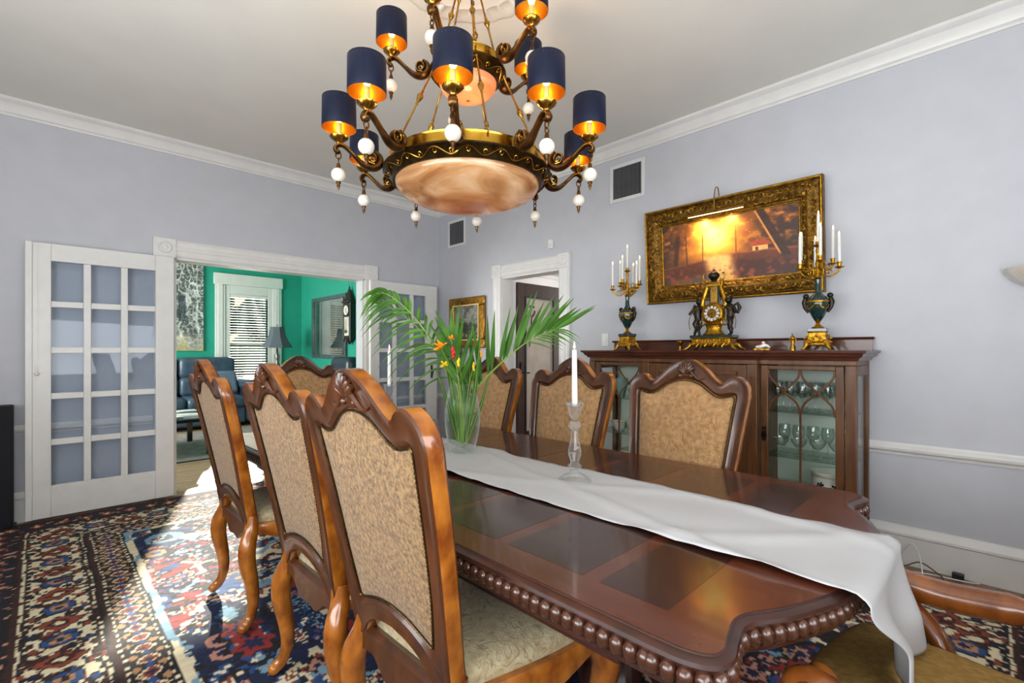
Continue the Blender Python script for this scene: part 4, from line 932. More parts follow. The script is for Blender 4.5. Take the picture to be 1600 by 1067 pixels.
for k, (y, sh, me, lab, nm) in enumerate(((2.02, 'top', None, 'pale green bowl on the top shelf behind the left cabinet door', 'china_bowl'), (2.16, 'top', None, 'taller pale green bowl on the top shelf, left cabinet door', 'china_bowl'), (2.02, 'middle', None, 'lidded pale green pot on the middle shelf, left cabinet door', 'china_pot'), (2.17, 'middle', None, 'white shell-shaped bowl on the middle shelf, left cabinet door', 'shell_bowl'), (2.05, 'bottom', None, 'white gilt-rimmed serving bowl at the bottom of the left cabinet bay', 'serving_bowl'))):
    z = shelf_z[sh]; t = thing(nm, lab, 'bowl' if nm != 'china_pot' else 'pot', (gx0 - .24, y, z))
    if nm == 'china_pot':
        MB().lathe([(.0, 0), (.045, 0), (.075, .05), (.078, .09), (.06, .12), (0, .12)], 28).build('pot', 'china_green', t); MB().lathe([(.062, .12), (.05, .145), (.015, .16), (.012, .17), (.016, .18), (0, .188)], 24).build('lid', 'china_green', t)
    else:
        h = (.07, .15, 0, .08, .22)[k]; r = (.065, .055, 0, .07, .10)[k]; mt = 'porcelain' if k > 2 else 'china_green'
        MB().lathe([(0, 0), (r * .5, 0), (r * .55, .008), (r * .85, h * .45), (r, h), (r * .96, h), (r * .78, h * .45), (0, h * .25)], 28, cap=False, flute=(12, .05, (4, 5)) if k == 3 else None).build('body', mt, t)
        MB().tube([(r * .98 * math.cos(w), r * .98 * math.sin(w), h) for w in np.linspace(0, 2 * pi, 32)[:-1]], .002, 5, closed=True).build('rim', 'gilt' if k > 2 else 'china_green', t)

# ------------------------------------------------------------------ candelabra
def candelabrum(label, x, y, rz, side):
    t = thing('candelabrum', label, 'candelabrum', (x, y, CT), rz)
    for k in range(4):
        m = MB(); a = pi / 4 + k * pi / 2; c, s = math.cos(a), math.sin(a); m.tube([(c * q, s * q, z) for q, z in ((.055, .05), (.075, .045), (.083, .025), (.098, .008), (.11, .006))], [.016, .017, .012, .008, .004], 8); m.ball((c * .062, s * .062, .05), .02, 8); m.build('foot', 'gilt', t, 50)
    m = MB(); q = Matrix.Rotation(pi / 4, 4, 'Z'); m.T = q; m.lathe([(.085, .028), (.09, .04), (.078, .052), (.072, .056), (.070, .075), (.066, .085), (.066, .11), (.072, .116), (.0, .116)], 4); m.build('plinth', 'gilt', t, 30, .003)
    m = MB(); m.T = q; m.lathe([(.0, .116), (.074, .116), (.074, .136), (0, .136)], 4); m.build('marble_slab', 'green_marble', t, 30, .002)
    m = MB()
    for k in range(4):
        for e in np.linspace(-.04, .04, 5): 
            m.T = Matrix.Rotation(k * pi / 2, 4, 'Z'); m.ball((.056 + .012 * abs(math.sin(e * 60)), e, .07 + .02 * math.cos(e * 70)), .009, 6)
    m.T = None; m.build('plinth_ornament', 'gilt', t, 60)
    MB().lathe([(.034, .136), (.036, .142), (.018, .155), (.010, .168), (.014, .178), (.020, .186)], 20).build('stem', 'gilt', t, 50)
    MB().lathe([(.018, .184), (.034, .21), (.052, .25), (.060, .29), (.058, .315), (.042, .335), (.026, .35), (.018, .37), (.015, .41), (.019, .44), (.0, .44)], 28).build('urn', 'green_marble', t, 60)
    m = MB(); m.tube([(.0595 * math.cos(w), .0595 * math.sin(w), .302) for w in np.linspace(0, 2 * pi, 30)[:-1]], .007, 6, closed=True)
    m.tube([(.058 * math.cos(w), .058 * math.sin(w), .27 + .014 * math.cos(4 * w)) for w in np.linspace(0, 2 * pi, 40)[:-1]], .0055, 6, closed=True); m.build('urn_garland', 'gilt', t, 60)
    for s in (-1, 1):
        m = MB(); m.ball((0, s * .064, .338), .018, 10); m.tube([(0, s * .066, .325), (.003, s * .074, .30), (0, s * .068, .265), (0, s * .052, .235)], [.012, .015, .011, .006], 8); m.build('urn_figure', 'dark_bronze', t, 60)
    MB().lathe([(.015, .44), (.024, .45), (.012, .47), (.010, .52), (.016, .54), (.010, .56), (.009, .60), (.013, .62), (.008, .64), (.02, .645), (.025, .655), (.013, .66), (.013, .675), (.0, .675)], 16).build('shaft', 'gilt', t, 50)
    cups = [(0, 0, .67, 0)]
    for k in range(6):
        a = k * pi / 3 + .25; hi = k % 2; rr = .118 if not hi else .098; zc = .525 if not hi else .565; c, s = math.cos(a), math.sin(a)
        pth = spline([(.01, 0, .49 + .03 * hi), (.035, 0, .462 + .04 * hi), (.07, 0, .452 + .05 * hi), (rr - .008, 0, .475 + .04 * hi), (rr, 0, zc - .03)], 5)
        m = MB(); m.T = Matrix.Rotation(a, 4, 'Z'); m.tube(pth, .0055, 7); m.tube([(.06 + .02 * (1 - w / 8) * math.cos(w), 0, .478 + .04 * hi + .018 * (1 - w / 8) * math.sin(w)) for w in np.linspace(0, 7, 16)], .0035, 6); m.tube([(.03, 0, .47 + .04 * hi), (.03, 0, .505 + .04 * hi), (.045, 0, .515 + .04 * hi), (.05, 0, .50 + .04 * hi)], .003, 6)
        m.T = Matrix.Rotation(a, 4, 'Z') @ Matrix.Translation((rr, 0, 0)); m.lathe([(.006, zc - .034), (.022, zc - .026), (.026, zc - .022), (.010, zc - .018), (.013, zc), (.015, zc + .008), (.010, zc + .008), (0, zc)], 14)
        m.build('branch', 'gilt', t, 50); cups.append((rr * c, rr * s, zc + .004, a))
    # candles: each is a thing of its own
    cc = []
    for k, (cx, cy, cz, a) in enumerate(cups):
        p = Matrix.Translation((x, y, CT)) @ Matrix.Rotation(rz, 4, 'Z') @ Vector((cx, cy, cz)); d = p.x * FW.x + p.y * FW.y; cc.append((p.dot(RT) / d, k, p))
    cc.sort(); order = ['first', 'second', 'third', 'fourth', 'fifth', 'sixth', 'seventh']
    for rank, (u, k, p) in enumerate(cc):
        lab = ('tallest white candle, centre of the %s candelabrum' % side) if k == 0 else '%s candle from the left on the %s candelabrum' % (order[rank], side)
        h = .172 + .012 * math.sin(k * 2.3); cdl = thing('candle', lab, 'candle', p, 0, 'white candles on the candelabra'); tl = random.uniform(-.02, .02); cdl.rotation_euler = (tl, random.uniform(-.015, .015), 0)
        MB().lathe([(.0, 0), (.0085, 0), (.0088, h), (.007, h + .003), (0, h + .002)], 12).build('wax', 'candle_wax', cdl, 60); MB().lathe([(.001, h + .002), (.0048, h + .010), (.003, h + .020), (0, h + .028)], 8).build('flame', 'flame', cdl, 60)
candelabrum('gilt and green marble candelabrum beside the right end of the painting', XW - .225, .775, .1, 'right')
candelabrum('gilt and green marble candelabrum at the left end of the cabinet top', XW - .225, 2.13, -.1, 'left')

# ------------------------------------------------------------------ mantel clock
ck = thing('mantel_clock', 'gilt lyre mantel clock with two dark cherubs on the cabinet top', 'clock', (XW - .235, 1.415, CT), pi / 2 + pi + .0)
# local: -y faces the room after the turn (x along the wall)
for sx in (-1, 1):
    for sy in (-1, 1): m = MB(); m.tube([(sx * a, sy * b, z) for a, b, z in ((.12, .05, .045), (.145, .062, .04), (.16, .07, .018), (.18, .08, .006), (.19, .085, .006))], [.014, .016, .011, .007, .004], 8); m.build('foot', 'gilt', ck, 50)
m = MB()
for k in np.linspace(-.12, .12, 9): m.tube([(k - .012, -.077, .04), (k, -.084, .028 + .012 * math.cos(k * 50)), (k + .014, -.077, .05)], [.005, .009, .004], 6)
m.build('base_scrollwork', 'gilt', ck, 50)
m = MB(); m.box(-.15, .15, -.07, .07, .03, .045).box(-.135, .135, -.062, .062, .045, .083).box(-.145, .145, -.068, .068, .083, .09); m.build('plinth', 'gilt', ck, 30, .004)
m = MB()
for k in np.linspace(-.12, .12, 13): m.tube([(k + .008 * math.cos(w), -.064, .064 + .012 * math.sin(w)) for w in np.linspace(0, 5, 8)], .003, 5)
m.build('plinth_ornament', 'gilt', ck, 50)
MB().box(-.15, .15, -.065, .065, .09, .108).build('marble_slab', 'green_marble', ck, bevel=.002)
m = MB(); m.lathe([(.075, .108), (.08, .115), (.062, .13), (.052, .15), (.055, .17), (.068, .19), (.05, .20)], 28, sy=.6); m.build('pedestal', 'gilt', ck, 50)
m = MB(); m.T = Matrix.Translation((0, -.0, .262)) @ Matrix.Rotation(pi / 2, 4, 'X'); m.lathe([(0, -.04), (.06, -.04), (.078, -.02), (.082, .01), (.074, .034), (.062, .040), (.058, .034)], 36); m.build('drum', 'gilt', ck, 50)
m = MB(); m.T = Matrix.Translation((0, -.034, .262)) @ Matrix.Rotation(pi / 2, 4, 'X'); m.lathe([(0, 0), (.058, 0), (.058, .003), (0, .003)], 36); dl = m.build('dial', 'brass', ck, 40)
for k in range(12):
    a = k * pi / 6; m = MB(); m.T = Matrix.Translation((.044 * math.sin(a), -.039, .262 + .044 * math.cos(a))) @ Matrix.Rotation(a, 4, 'Y'); m.box(-.0085, .0085, -.002, .002, -.010, .010); m.build('hour_plaque', 'porcelain', dl, bevel=.002)
    m = MB(); m.T = Matrix.Translation((.044 * math.sin(a), -.0415, .262 + .044 * math.cos(a))) @ Matrix.Rotation(a, 4, 'Y')
    for i, e in enumerate(np.linspace(-.003, .003, 1 + k % 3)): m.box(e - .0008, e + .0008, -.0004, .0004, -.006, .006)
    m.build('numeral', 'black_metal', dl)
for a, L_, w in ((R(250), .026, .0022), (R(185), .038, .0016)):
    m = MB(); m.T = Matrix.Translation((0, -.040, .262)) @ Matrix.Rotation(a, 4, 'Y'); m.box(-w, w, -.0006, .0006, -.006, L_); m.build('hand', 'black_metal', dl)
for s in (-1, 1):
    pth = spline([(s * .07, 0, .30), (s * .082, 0, .34), (s * .065, 0, .40), (s * .05, 0, .45), (s * .058, 0, .485), (s * .045, 0, .50)], 5); m = MB(); m.tube(pth, [.018] * 8 + [.014] * 10 + [.011] * (len(pth) - 18), 10); m.tube([(s * (.075 + .02 * math.cos(w)), -.012, .20 + .02 * math.sin(w)) for w in np.linspace(0, 5.5, 12)], .006, 6)
    m.tube(spline([(s * .045, 0, .49), (s * .075, 0, .515), (s * .072, 0, .55), (s * .058, 0, .545)], 5), .005, 6); m.build('lyre_arm', 'gilt', ck, 50)
m = MB()
for k in range(5): m.tube([(-.02 + .01 * k, 0, .33), (-.02 + .01 * k, 0, .46)], .0022, 5)
m.build('lyre_strings', 'brass_bright', ck); MB().box(-.036, .036, .006, .012, .325, .465).build('lyre_panel', 'green_marble', ck, bevel=.002)
MB().box(-.05, .05, -.016, .016, .455, .478).box(-.06, .06, -.02, .02, .478, .488).build('crossbar', 'gilt', ck, bevel=.003)
MB().lathe([(.0, .488), (.022, .488), (.018, .5), (.03, .515), (.04, .53), (.036, .545), (.02, .56), (.008, .568), (.010, .576), (.0, .588)], 20).build('urn_finial', 'dark_bronze', ck, 50)
def cherub(s, name='cherub'):
    m = MB(); x = s * .115
    def t(p, r, seg=8): m.tube([(x + s * a, b, z) for a, b, z in p], r, seg)
    t(((-.005, 0, .21), (.0, .0, .235), (.004, .0, .265), (.0, .0, .30), (-.004, 0, .318), (-.008, 0, .33)), [.022, .026, .027, .029, .018, .011], 10)      # trunk
    m.ball((x - s * .012, -.004, .352), .026, 12); m.ball((x - s * .006, .004, .366), .022, 10)                                                       # head, hair
    t(((.0, -.012, .225), (.012, -.03, .19), (.002, -.022, .155), (.018, -.018, .122), (.012, -.034, .112)), [.019, .018, .013, .009, .007])              # leg
    t(((.0, .012, .225), (-.012, .012, .18), (.004, .014, .15), (-.004, .014, .115), (-.014, .0, .111)), [.019, .017, .012, .009, .007])
    t(((.018, -.012, .31), (.04, -.02, .285), (.052, -.03, .262), (.045, -.045, .27)), [.011, .010, .008, .007]); t(((-.012, -.012, .31), (-.03, -.02, .30), (-.045, -.012, .315)), [.011, .009, .007])
    t(((.016, .02, .315), (.036, .03, .33), (.05, .034, .30), (.04, .03, .262), (.022, .022, .285)), [.008, .013, .014, .010, .006])                      # wing
    return m.build(name, 'dark_bronze', ck, 60)
cherub(-1); cherub(1)
for s in (-1, 1): MB().tube(spline([(s * .10, -.03, .31), (s * .13, -.045, .28), (s * .165, -.04, .22), (s * .16, -.04, .15)], 5), .0022, 5).build('garland', 'brass', ck)
# small ornaments
t = thing('gold_goblet', 'tiny gold goblet left of the mantel clock', 'goblet', (XW - .25, 1.662, CT)); MB().lathe([(0, 0), (.018, 0), (.017, .004), (.005, .012), (.004, .03), (.01, .036), (.02, .05), (.022, .07), (.020, .07), (.016, .05), (0, .042)], 16, cap=False).build('cup', 'brass_bright', t); MB().tube([(.0215 * math.cos(w), .0215 * math.sin(w), .068) for w in np.linspace(0, 2 * pi, 20)[:-1]], .0014, 5, closed=True).build('rim', 'gilt', t)
t = thing('reclining_figurine', 'tiny reclining figurine on a plinth right of the mantel clock', 'figurine', (XW - .25, 1.088, CT)); MB().box(-.02, .02, -.05, .05, 0, .012).build('plinth', 'gilt', t, bevel=.002); m = MB(); m.tube([(0, .04, .022), (0, .01, .024), (0, -.015, .034), (0, -.03, .03), (0, -.046, .018)], [.008, .013, .013, .010, .005], 8); m.ball((0, -.006, .05), .011, 8); m.build('body', 'porcelain', t); m = MB(); m.ball((0, .006, .045), .010, 8); m.build('cap', 'petal_red', t)
t = thing('brass_figurine', 'tiny standing brass figurine left of the right candelabrum', 'figurine', (XW - .25, .908, CT)); MB().lathe([(0, 0), (.018, 0), (.017, .02), (.009, .04), (.012, .055), (.008, .066), (0, .066)], 14).ball((0, 0, .076), .011, 10).build('body', 'brass_bright', t); m = MB()
for s in (-1, 1): m.tube([(0, s * .008, .058), (0, s * .022, .052), (0, s * .014, .078), (0, s * .003, .094)], .004, 6)
m.tube([(0, 0, .092), (0, .004, .11)], .003, 5); m.build('arms', 'brass', t)
# ------------------------------------------------------------------ paintings
def paint_panel(name, parent, w, h, fn, mat, nx, ny, x=0.):
    u = np.linspace(0, 1, nx); v = np.linspace(0, 1, ny); U, V = np.meshgrid(u, v); col = fn(U, V)
    return link(name, grid_mesh(name, np.full(U.shape, x), (.5 - U) * w, (V - .5) * h, srgb(np.clip(col, 0, 255)), mat), parent)
def mixc(a, b, t): return a * (1 - t[..., None]) + np.array(b, float) * t[..., None]
def sm(e0, e1, x): t = np.clip((x - e0) / (e1 - e0), 0, 1); return t * t * (3 - 2 * t)
def landscape(U, V):
    n1 = fbm(U * 9, V * 6, 3, 5); n2 = fbm(U * 26, V * 18, 8, 4); asp = 2.2
    r = np.hypot((U - .42) * asp, V - .70); col = np.zeros(U.shape + (3,)) + np.array((52, 30, 20.))
    col = mixc(col, (150, 82, 24), sm(1.05, .25, r + (n1 - .5) * .5)); col = mixc(col, (226, 150, 46), sm(.62, .12, r + (n1 - .5) * .35)); col = mixc(col, (252, 214, 112), sm(.33, .05, r + (n1 - .5) * .15))
    fol = sm(.48, .62, n2 + .35 * (V - .5)) * sm(.40, .75, V) * sm(.10, .32, np.abs(U - .43)); col = mixc(col, (122, 62, 18), fol * .75); col = mixc(col, (206, 132, 40), sm(.6, .72, n2) * sm(.35, .8, V) * .5)
    # ground banks and stream
    bl = .30 + .20 * U + .03 * (n1 - .5); g = sm(.0, .03, bl - V) * (U < .46); col = mixc(col, (74, 36, 20), g); col = mixc(col, (150, 84, 40), g * sm(.05, .0, bl - V) * .7); col = mixc(col, (72, 66, 62), g * sm(.16, .36, bl - V))
    br = .40 + .06 * n1 - .06 * (U - .55); g = sm(0, .03, br - V) * sm(.50, .56, U); col = mixc(col, (86, 40, 22), g); col = mixc(col, (168, 92, 42), g * sm(.06, 0, br - V) * .8); col = mixc(col, (58, 28, 18), g * sm(.09, .2, br - V + (n1 - .5) * .1))
    st = sm(.14, .05, np.abs(U - (.44 + .12 * (.4 - V)))) * sm(.44, .36, V); col = mixc(col, (236, 178, 104), st * .85); col = mixc(col, (112, 52, 26), sm(.55, .66, n2) * sm(.3, .12, V) * .8)
    # trunks
    for x0, k, w, c in ((.115, .05, .022, (50, 28, 18)), (.20, -.02, .006, (60, 34, 20)), (.33, .01, .005, (84, 46, 22)), (.58, .0, .006, (110, 60, 24))): col = mixc(col, c, sm(w * 1.2, w * .6, np.abs(U - x0 - k * (V - .5))) * sm(.28, .33, V) * sm(.95, .7, V) * .85)
    t = np.abs((U - .80) - .24 * (.75 - V)); col = mixc(col, (48, 26, 16), sm(.040, .026, t) * sm(.24, .30, V)); t = np.abs((U - .772) - .24 * (.75 - V)); col = mixc(col, (196, 120, 52), sm(.010, .004, t) * sm(.28, .34, V))
    # cottage
    hw = (np.abs(U - .745) < .052) & (V > .40) & (V < .475); col[hw] = (206, 150, 84); dr = (np.abs(U - .725) < .010) & (V > .40) & (V < .455); col[dr] = (70, 34, 18)
    rf = (V > .468) & (V < .555) & (np.abs(U - .745) < .085 - (V - .468) * .62); col[rf] = (142, 52, 24)
    col = mixc(col, (34, 18, 12), sm(.78, 1.1, np.hypot((U - .5) * 1.5, (V - .5) * 1.25)) * .8)
    return np.clip(col * 1.22 + 8, 0, 255) * (.86 + .28 * n2[..., None])
PY, PZ = 1.405, 2.025; PW, PH = 1.262, .752
pt_ = thing('framed_painting', 'golden autumn river landscape in a broad carved gilt frame', 'painting', (XW - .045, PY, PZ)); pt_.rotation_euler = (0, -R(3.5), 0)
fb = .145
paint_panel('canvas', pt_, PW - 2 * fb + .01, PH - 2 * fb + .01, landscape, 'oil_paint', 300, 150, -.018)
prof = [(0, 0), (.05, 0), (.055, .006), (.052, .018), (.042, .024), (.046, .036), (.060, .060), (.064, .085), (.052, .108), (.036, .122), (.034, .132), (.024, .140), (.016, fb), (0, fb)]
hw, hh = PW / 2, PH / 2
for nm, p0, p1, up in (('frame_member', (0, -hw, -hh), (0, hw, -hh), (0, 0, 1)), ('frame_member', (0, -hw, hh), (0, hw, hh), (0, 0, -1)), ('frame_member', (0, -hw, -hh), (0, -hw, hh), (0, 1, 0)), ('frame_member', (0, hw, -hh), (0, hw, hh), (0, -1, 0))):
    m = MB(); p0 = Vector(p0); p1 = Vector(p1); u = Vector(up); o = Vector((-1, 0, 0)); d = (p1 - p0).normalized(); n = len(prof)
    vs = [p0 + o * a + u * b + d * b for a, b in prof] + [p1 + o * a + u * b - d * b for a, b in prof]
    m.add(vs, [(i, (i + 1) % n, n + (i + 1) % n, n + i) for i in range(n)]); fm = m.build(nm, 'gilt_recess', pt_, 35)
    m = MB(); L_ = (p1 - p0).length; k = int(L_ / .034)
    for q in range(k + 1):
        s0 = .05 + (L_ - .10) * q / k
        for lane, r_ in ((.060, .021), (.100, .019)):
            if s0 < lane or s0 > L_ - lane: continue
            c = p0 + d * s0 + u * (lane + .006 * math.sin(q * 1.7)) + o * (.056 if lane < .08 else .050); ph = random.uniform(0, 6.28)
            m.tube([c + d * (r_ * (1 - w / 7) * math.cos(w + ph)) + u * (r_ * (1 - w / 7) * math.sin(w + ph)) + o * .003 * math.sin(w) for w in np.linspace(0, 5.2, 8)], [.004, .006, .0075, .0075, .007, .006, .005, .003], 6)
    m.build('carved_scrollwork', 'gilt_frame', fm, 60)
    m = MB(); 
    for b_, a_, r_ in ((.010, .054, .006), (fb - .006, .022, .005)): m.tube([p0 + o * a_ + u * b_ + d * b_, p1 + o * a_ + u * b_ - d * b_], r_, 8)
    m.build('gilt_edge', 'gilt', fm, 60)
# picture lamp
t = thing('picture_lamp', 'slim brass picture lamp arched over the top of the gilt frame', 'lamp', (XW - .13, PY + .05, PZ + .27))
m = MB(); m.tube([(0, -.215, 0), (0, .215, 0)], .011, 12); m.build('lamp_tube', 'brass', t)
MB().box(-.004, .012, -.2, .2, -.013, -.008).build('lamp_strip', 'picture_lamp', t)
MB().tube(spline([(0, .0, .008), (-.005, 0, .10), (.02, 0, .175), (.06, 0, .185), (.085, 0, .13)], 5), .004, 7).build('arm', 'brass', t)
for dy in (-.09, .11):
    light('picture_lamp_light', 'SPOT', (XW - .135, PY + .05 + dy, PZ + .25), 6, (1, .72, .36), aim=(.085, 0, -.2), spot_size=R(120), spot_blend=.8, shadow_soft_size=.02)
# small gilt-framed landscape in the corner
t = thing('small_painting', 'small gilt-framed landscape on the wall between the corner and the hall doorway', 'painting', (XW - .002, 4.47, 1.60))
def small(U, V):
    n1 = fbm(U * 7, V * 7, 21, 5); n2 = fbm(U * 20, V * 20, 25, 4); c = np.zeros(U.shape + (3,)) + np.array((150, 148, 138.)); c = mixc(c, (92, 92, 88), sm(.4, .7, n1)); c = mixc(c, (46, 58, 34), sm(.50, .42, V + (n1 - .5) * .4)); c = mixc(c, (150, 138, 96), sm(.55, .7, n2) * sm(.45, .3, V)); return c * (.8 + .4 * n2[..., None])
paint_panel('canvas', t, .46, .40, small, 'oil_paint', 60, 56, -.015)
for b in ((-.035, 0, -.335, .335, .20, .305), (-.035, 0, -.335, .335, -.305, -.20), (-.035, 0, -.335, -.23, -.20, .20), (-.035, 0, .23, .335, -.20, .20)): MB().box(*b).build('frame_member', 'brass', t, bevel=.012)
for b in ((-.042, -.03, -.245, .245, .20, .215), (-.042, -.03, -.245, .245, -.215, -.20), (-.042, -.03, -.245, -.23, -.2, .2), (-.042, -.03, .23, .245, -.2, .2)): MB().box(*b).build('frame_slip', 'candle_sleeve', t)
# wall sconce at the right edge of the view
t = thing('wall_sconce', 'cream alabaster wall sconce at the right edge of the wall', 'lamp', (XW - .002, -.185, 1.665))
m = MB(); prof = [(.0, -.085), (.06, -.075), (.115, -.04), (.148, .0), (.158, .03), (.150, .03), (.138, .0), (.105, -.035), (0, -.06)]; m.T = Matrix.Translation((-.02, 0, 0)); m.lathe(prof, 40, cap=False, sx=1.0); m.build('bowl', 'white_bead', t, 60)
MB().box(-.012, 0, -.05, .05, -.12, .02).build('back_plate', 'brass', t, bevel=.004); m = MB(); m.T = Matrix.Translation((-.02, 0, 0)); m.lathe([(.0, -.115), (.01, -.11), (.018, -.095), (.03, -.083), (0, -.08)], 14); m.build('finial', 'brass', t)

# ------------------------------------------------------------------ things on the table
def candlestick(x, y, lab1, lab2, tilt=0):
    t = thing('glass_candlestick', lab1, 'candlestick', (x, y, RZ))
    prof = [(.0, .0), (.062, .0), (.063, .004), (.055, .012), (.034, .024), (.018, .034), (.015, .042), (.025, .050), (.026, .058), (.016, .066), (.017, .078), (.024, .095), (.025, .112), (.018, .145), (.013, .175), (.012, .190), (.020, .197), (.027, .206), (.021, .216), (.014, .226), (.014, .236), (.022, .250), (.026, .275), (.034, .292), (.032, .294), (.022, .288), (.012, .280), (.0, .280)]
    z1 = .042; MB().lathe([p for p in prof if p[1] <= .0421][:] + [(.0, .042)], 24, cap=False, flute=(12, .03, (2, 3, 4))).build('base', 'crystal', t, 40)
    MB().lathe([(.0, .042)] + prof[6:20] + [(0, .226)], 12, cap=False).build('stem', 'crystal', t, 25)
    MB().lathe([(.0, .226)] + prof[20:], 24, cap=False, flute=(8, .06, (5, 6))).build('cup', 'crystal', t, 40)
    c = thing('candle', lab2, 'candle', (x, y, RZ + .281)); c.rotation_euler = (0, tilt, 0)
    MB().lathe([(0, 0), (.0105, 0), (.0110, .02), (.0092, .205), (.007, .212), (0, .210)], 16).build('wax', 'candle_wax', c, 60); MB().tube([(0, 0, .209), (0, .001, .218)], .0012, 5).build('wick', 'plastic_black', c); MB().lathe([(.0, .214), (.004, .221), (.0025, .232), (0, .243)], 8).build('flame', 'flame', c, 60)
candlestick(1.428, 1.112, 'clear crystal candlestick on the runner, in front of the cabinet', 'slim white candle in the near crystal candlestick', -.01)
candlestick(1.43, 2.46, 'clear crystal candlestick on the runner, beyond the vase', 'slim white candle in the far crystal candlestick')
VX, VY = 1.452, 1.815
t = thing('glass_vase', 'clear barrel-shaped glass vase half full of water on the runner', 'vase', (VX, VY, RZ))
vp = [(.060, .0), (.061, .01), (.071, .05), (.081, .10), (.086, .15), (.085, .20), (.077, .25), (.066, .30), (.060, .327)]
vi = [(r - .0035, z) for r, z in vp if z >= .01]
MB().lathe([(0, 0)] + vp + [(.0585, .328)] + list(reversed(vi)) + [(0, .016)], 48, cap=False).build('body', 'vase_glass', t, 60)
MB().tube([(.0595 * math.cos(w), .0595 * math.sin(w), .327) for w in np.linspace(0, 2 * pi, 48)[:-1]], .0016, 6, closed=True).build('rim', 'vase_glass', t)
o = MB().lathe([(0, .0165)] + [(r - .0008, z) for r, z in vi if .012 < z < .18] + [(.081, .185), (0, .185)], 40, cap=False).build('water', 'water', t, 60)
K = (VX * FW.x + VY * FW.y) / 745        # metres per photo pixel at the vase
def vp3(u, v, dep=0.):
    """point near the vase from its place beside it: u to the right, v down, dep away from the viewer"""
    s = (u - 722) * K; return Vector((VX, VY, 0)) + RT * s + FW * dep + Vector((0, 0, EYE + (547 - v) * K))
def leaf_strip(P, wmax, nrm, mb, n=8):
    P = spline(P, 4); k = len(P); rows = []
    for i, p in enumerate(P):
        t = (P[min(i + 1, k - 1)] - P[max(i - 1, 0)]).normalized(); b = t.cross(nrm)
        b = b.normalized() if b.length > 1e-5 else Vector((1, 0, 0)); q = i / (k - 1); w = wmax * (math.sin(min(1, q * 2.6 + .12) * pi / 2) * (1 - max(0, q - .35) / .66) ** .8)
        c = nrm * (-.25 * w); rows.append([p + b * w * .5, p + c, p - b * w * .5])
    mb.grid(rows)
def frond(label, spine, dep, spec, group='palm fronds in the vase'):
    t = thing('palm_frond', label, 'palm frond', (VX, VY, RZ)); org = Vector((VX, VY, RZ)); P = [vp3(u, v, dep * q) - org for q, (u, v) in zip(np.linspace(0, 1, len(spine)), spine)]; P = spline(P, 6); n = len(P)
    MB().tube(P, [.0058 * (1 - .8 * i / n) for i in range(n)], 7).build('stem', 'leaf_stem', t)
    for q, side, L_, ang, droop, w in spec:
        i = min(n - 2, int(q * (n - 1))); p = P[i]; tan = (P[i + 1] - P[max(i - 1, 0)]).normalized()
        nimg = Vector((-RT.x * 0, 0, 0)); a2 = tan.dot(RT); b2 = tan.z; nv = (RT * -b2 + Vector((0, 0, a2))).normalized() * side
        dr = (tan * math.cos(ang) + nv * math.sin(ang) + FW * random.uniform(-.35, .35)).normalized(); pts = []
        for k in np.linspace(0, 1, 5): pts.append(p + dr * L_ * k + Vector((0, 0, -1)) * droop * L_ * k * k + tan * .02 * k)
        m = MB(); leaf_strip(pts, w, (-FW + Vector((0, 0, .25)) + RT * random.uniform(-.25, .25)).normalized(), m); m.build('leaflet', 'leaf', t, 60)
rs = random.Random(3)
def spec(n, q0, q1, sides, L0, L1, a0, a1, d0, d1, w):
    out = []
    for k in range(n):
        f = k / (n - 1); q = q0 + (q1 - q0) * f
        for s, lm, dm in sides: out.append((q, s, (L0 + (L1 - L0) * math.sin((.25 + .75 * f) * pi)) * lm * rs.uniform(.9, 1.1), (a0 + (a1 - a0) * f) * rs.uniform(.9, 1.1), (d0 + (d1 - d0) * f) * dm, w * rs.uniform(.85, 1.1)))
    return out
frond('long palm frond arching far left from the vase', [(716, 690), (712, 630), (700, 590), (676, 545), (646, 508), (612, 482), (585, 473)], .06, spec(14, .36, .99, ((1, 1.1, 1), (-1, .8, .45)), .07, .20, 1.15, .35, .75, .8, .012))
frond('second palm frond leaning left above the first, tip drooping', [(720, 690), (718, 620), (702, 575), (672, 525), (640, 485), (612, 463), (596, 462)], -.10, spec(15, .38, .99, ((1, .75, 1), (-1, .75, .8)), .08, .19, 1.0, .4, .6, 1.1, .017))
frond('broad palm frond sweeping right from the vase with upright blades', [(728, 692), (733, 630), (752, 598), (785, 565), (818, 538), (848, 521), (876, 512)], .05, spec(21, .20, .99, ((1, 1.0, .06),), .20, .28, .95, .25, .0, .35, .024) + spec(9, .72, .99, ((-1, 1, .9),), .10, .14, .7, .3, .4, .6, .009))
frond('short upright palm frond at the middle of the vase', [(722, 692), (722, 640), (718, 600), (712, 560), (706, 530)], -.06, spec(5, .5, .98, ((1, 1, .1), (-1, 1.1, .1)), .14, .22, .55, .25, .05, .12, .026))
def blade(label, a, b, w, dep):
    t = thing('leaf_blade', label, 'leaf', (VX, VY, RZ)); org = Vector((VX, VY, RZ)); p0 = vp3(*a) - org; p1 = vp3(b[0], b[1], dep) - org; m = MB(); mid = p0.lerp(p1, .5) + RT * .008
    leaf_strip([p0, p0.lerp(mid, .6), mid, mid.lerp(p1, .6) , p1], w, (-FW + RT * .3).normalized(), m); m.build('blade', 'leaf', t, 60); m = MB(); m.tube([p0, mid, p1], [.0022, .0018, .0004], 5); m.build('midrib', 'leaf_stem', t)
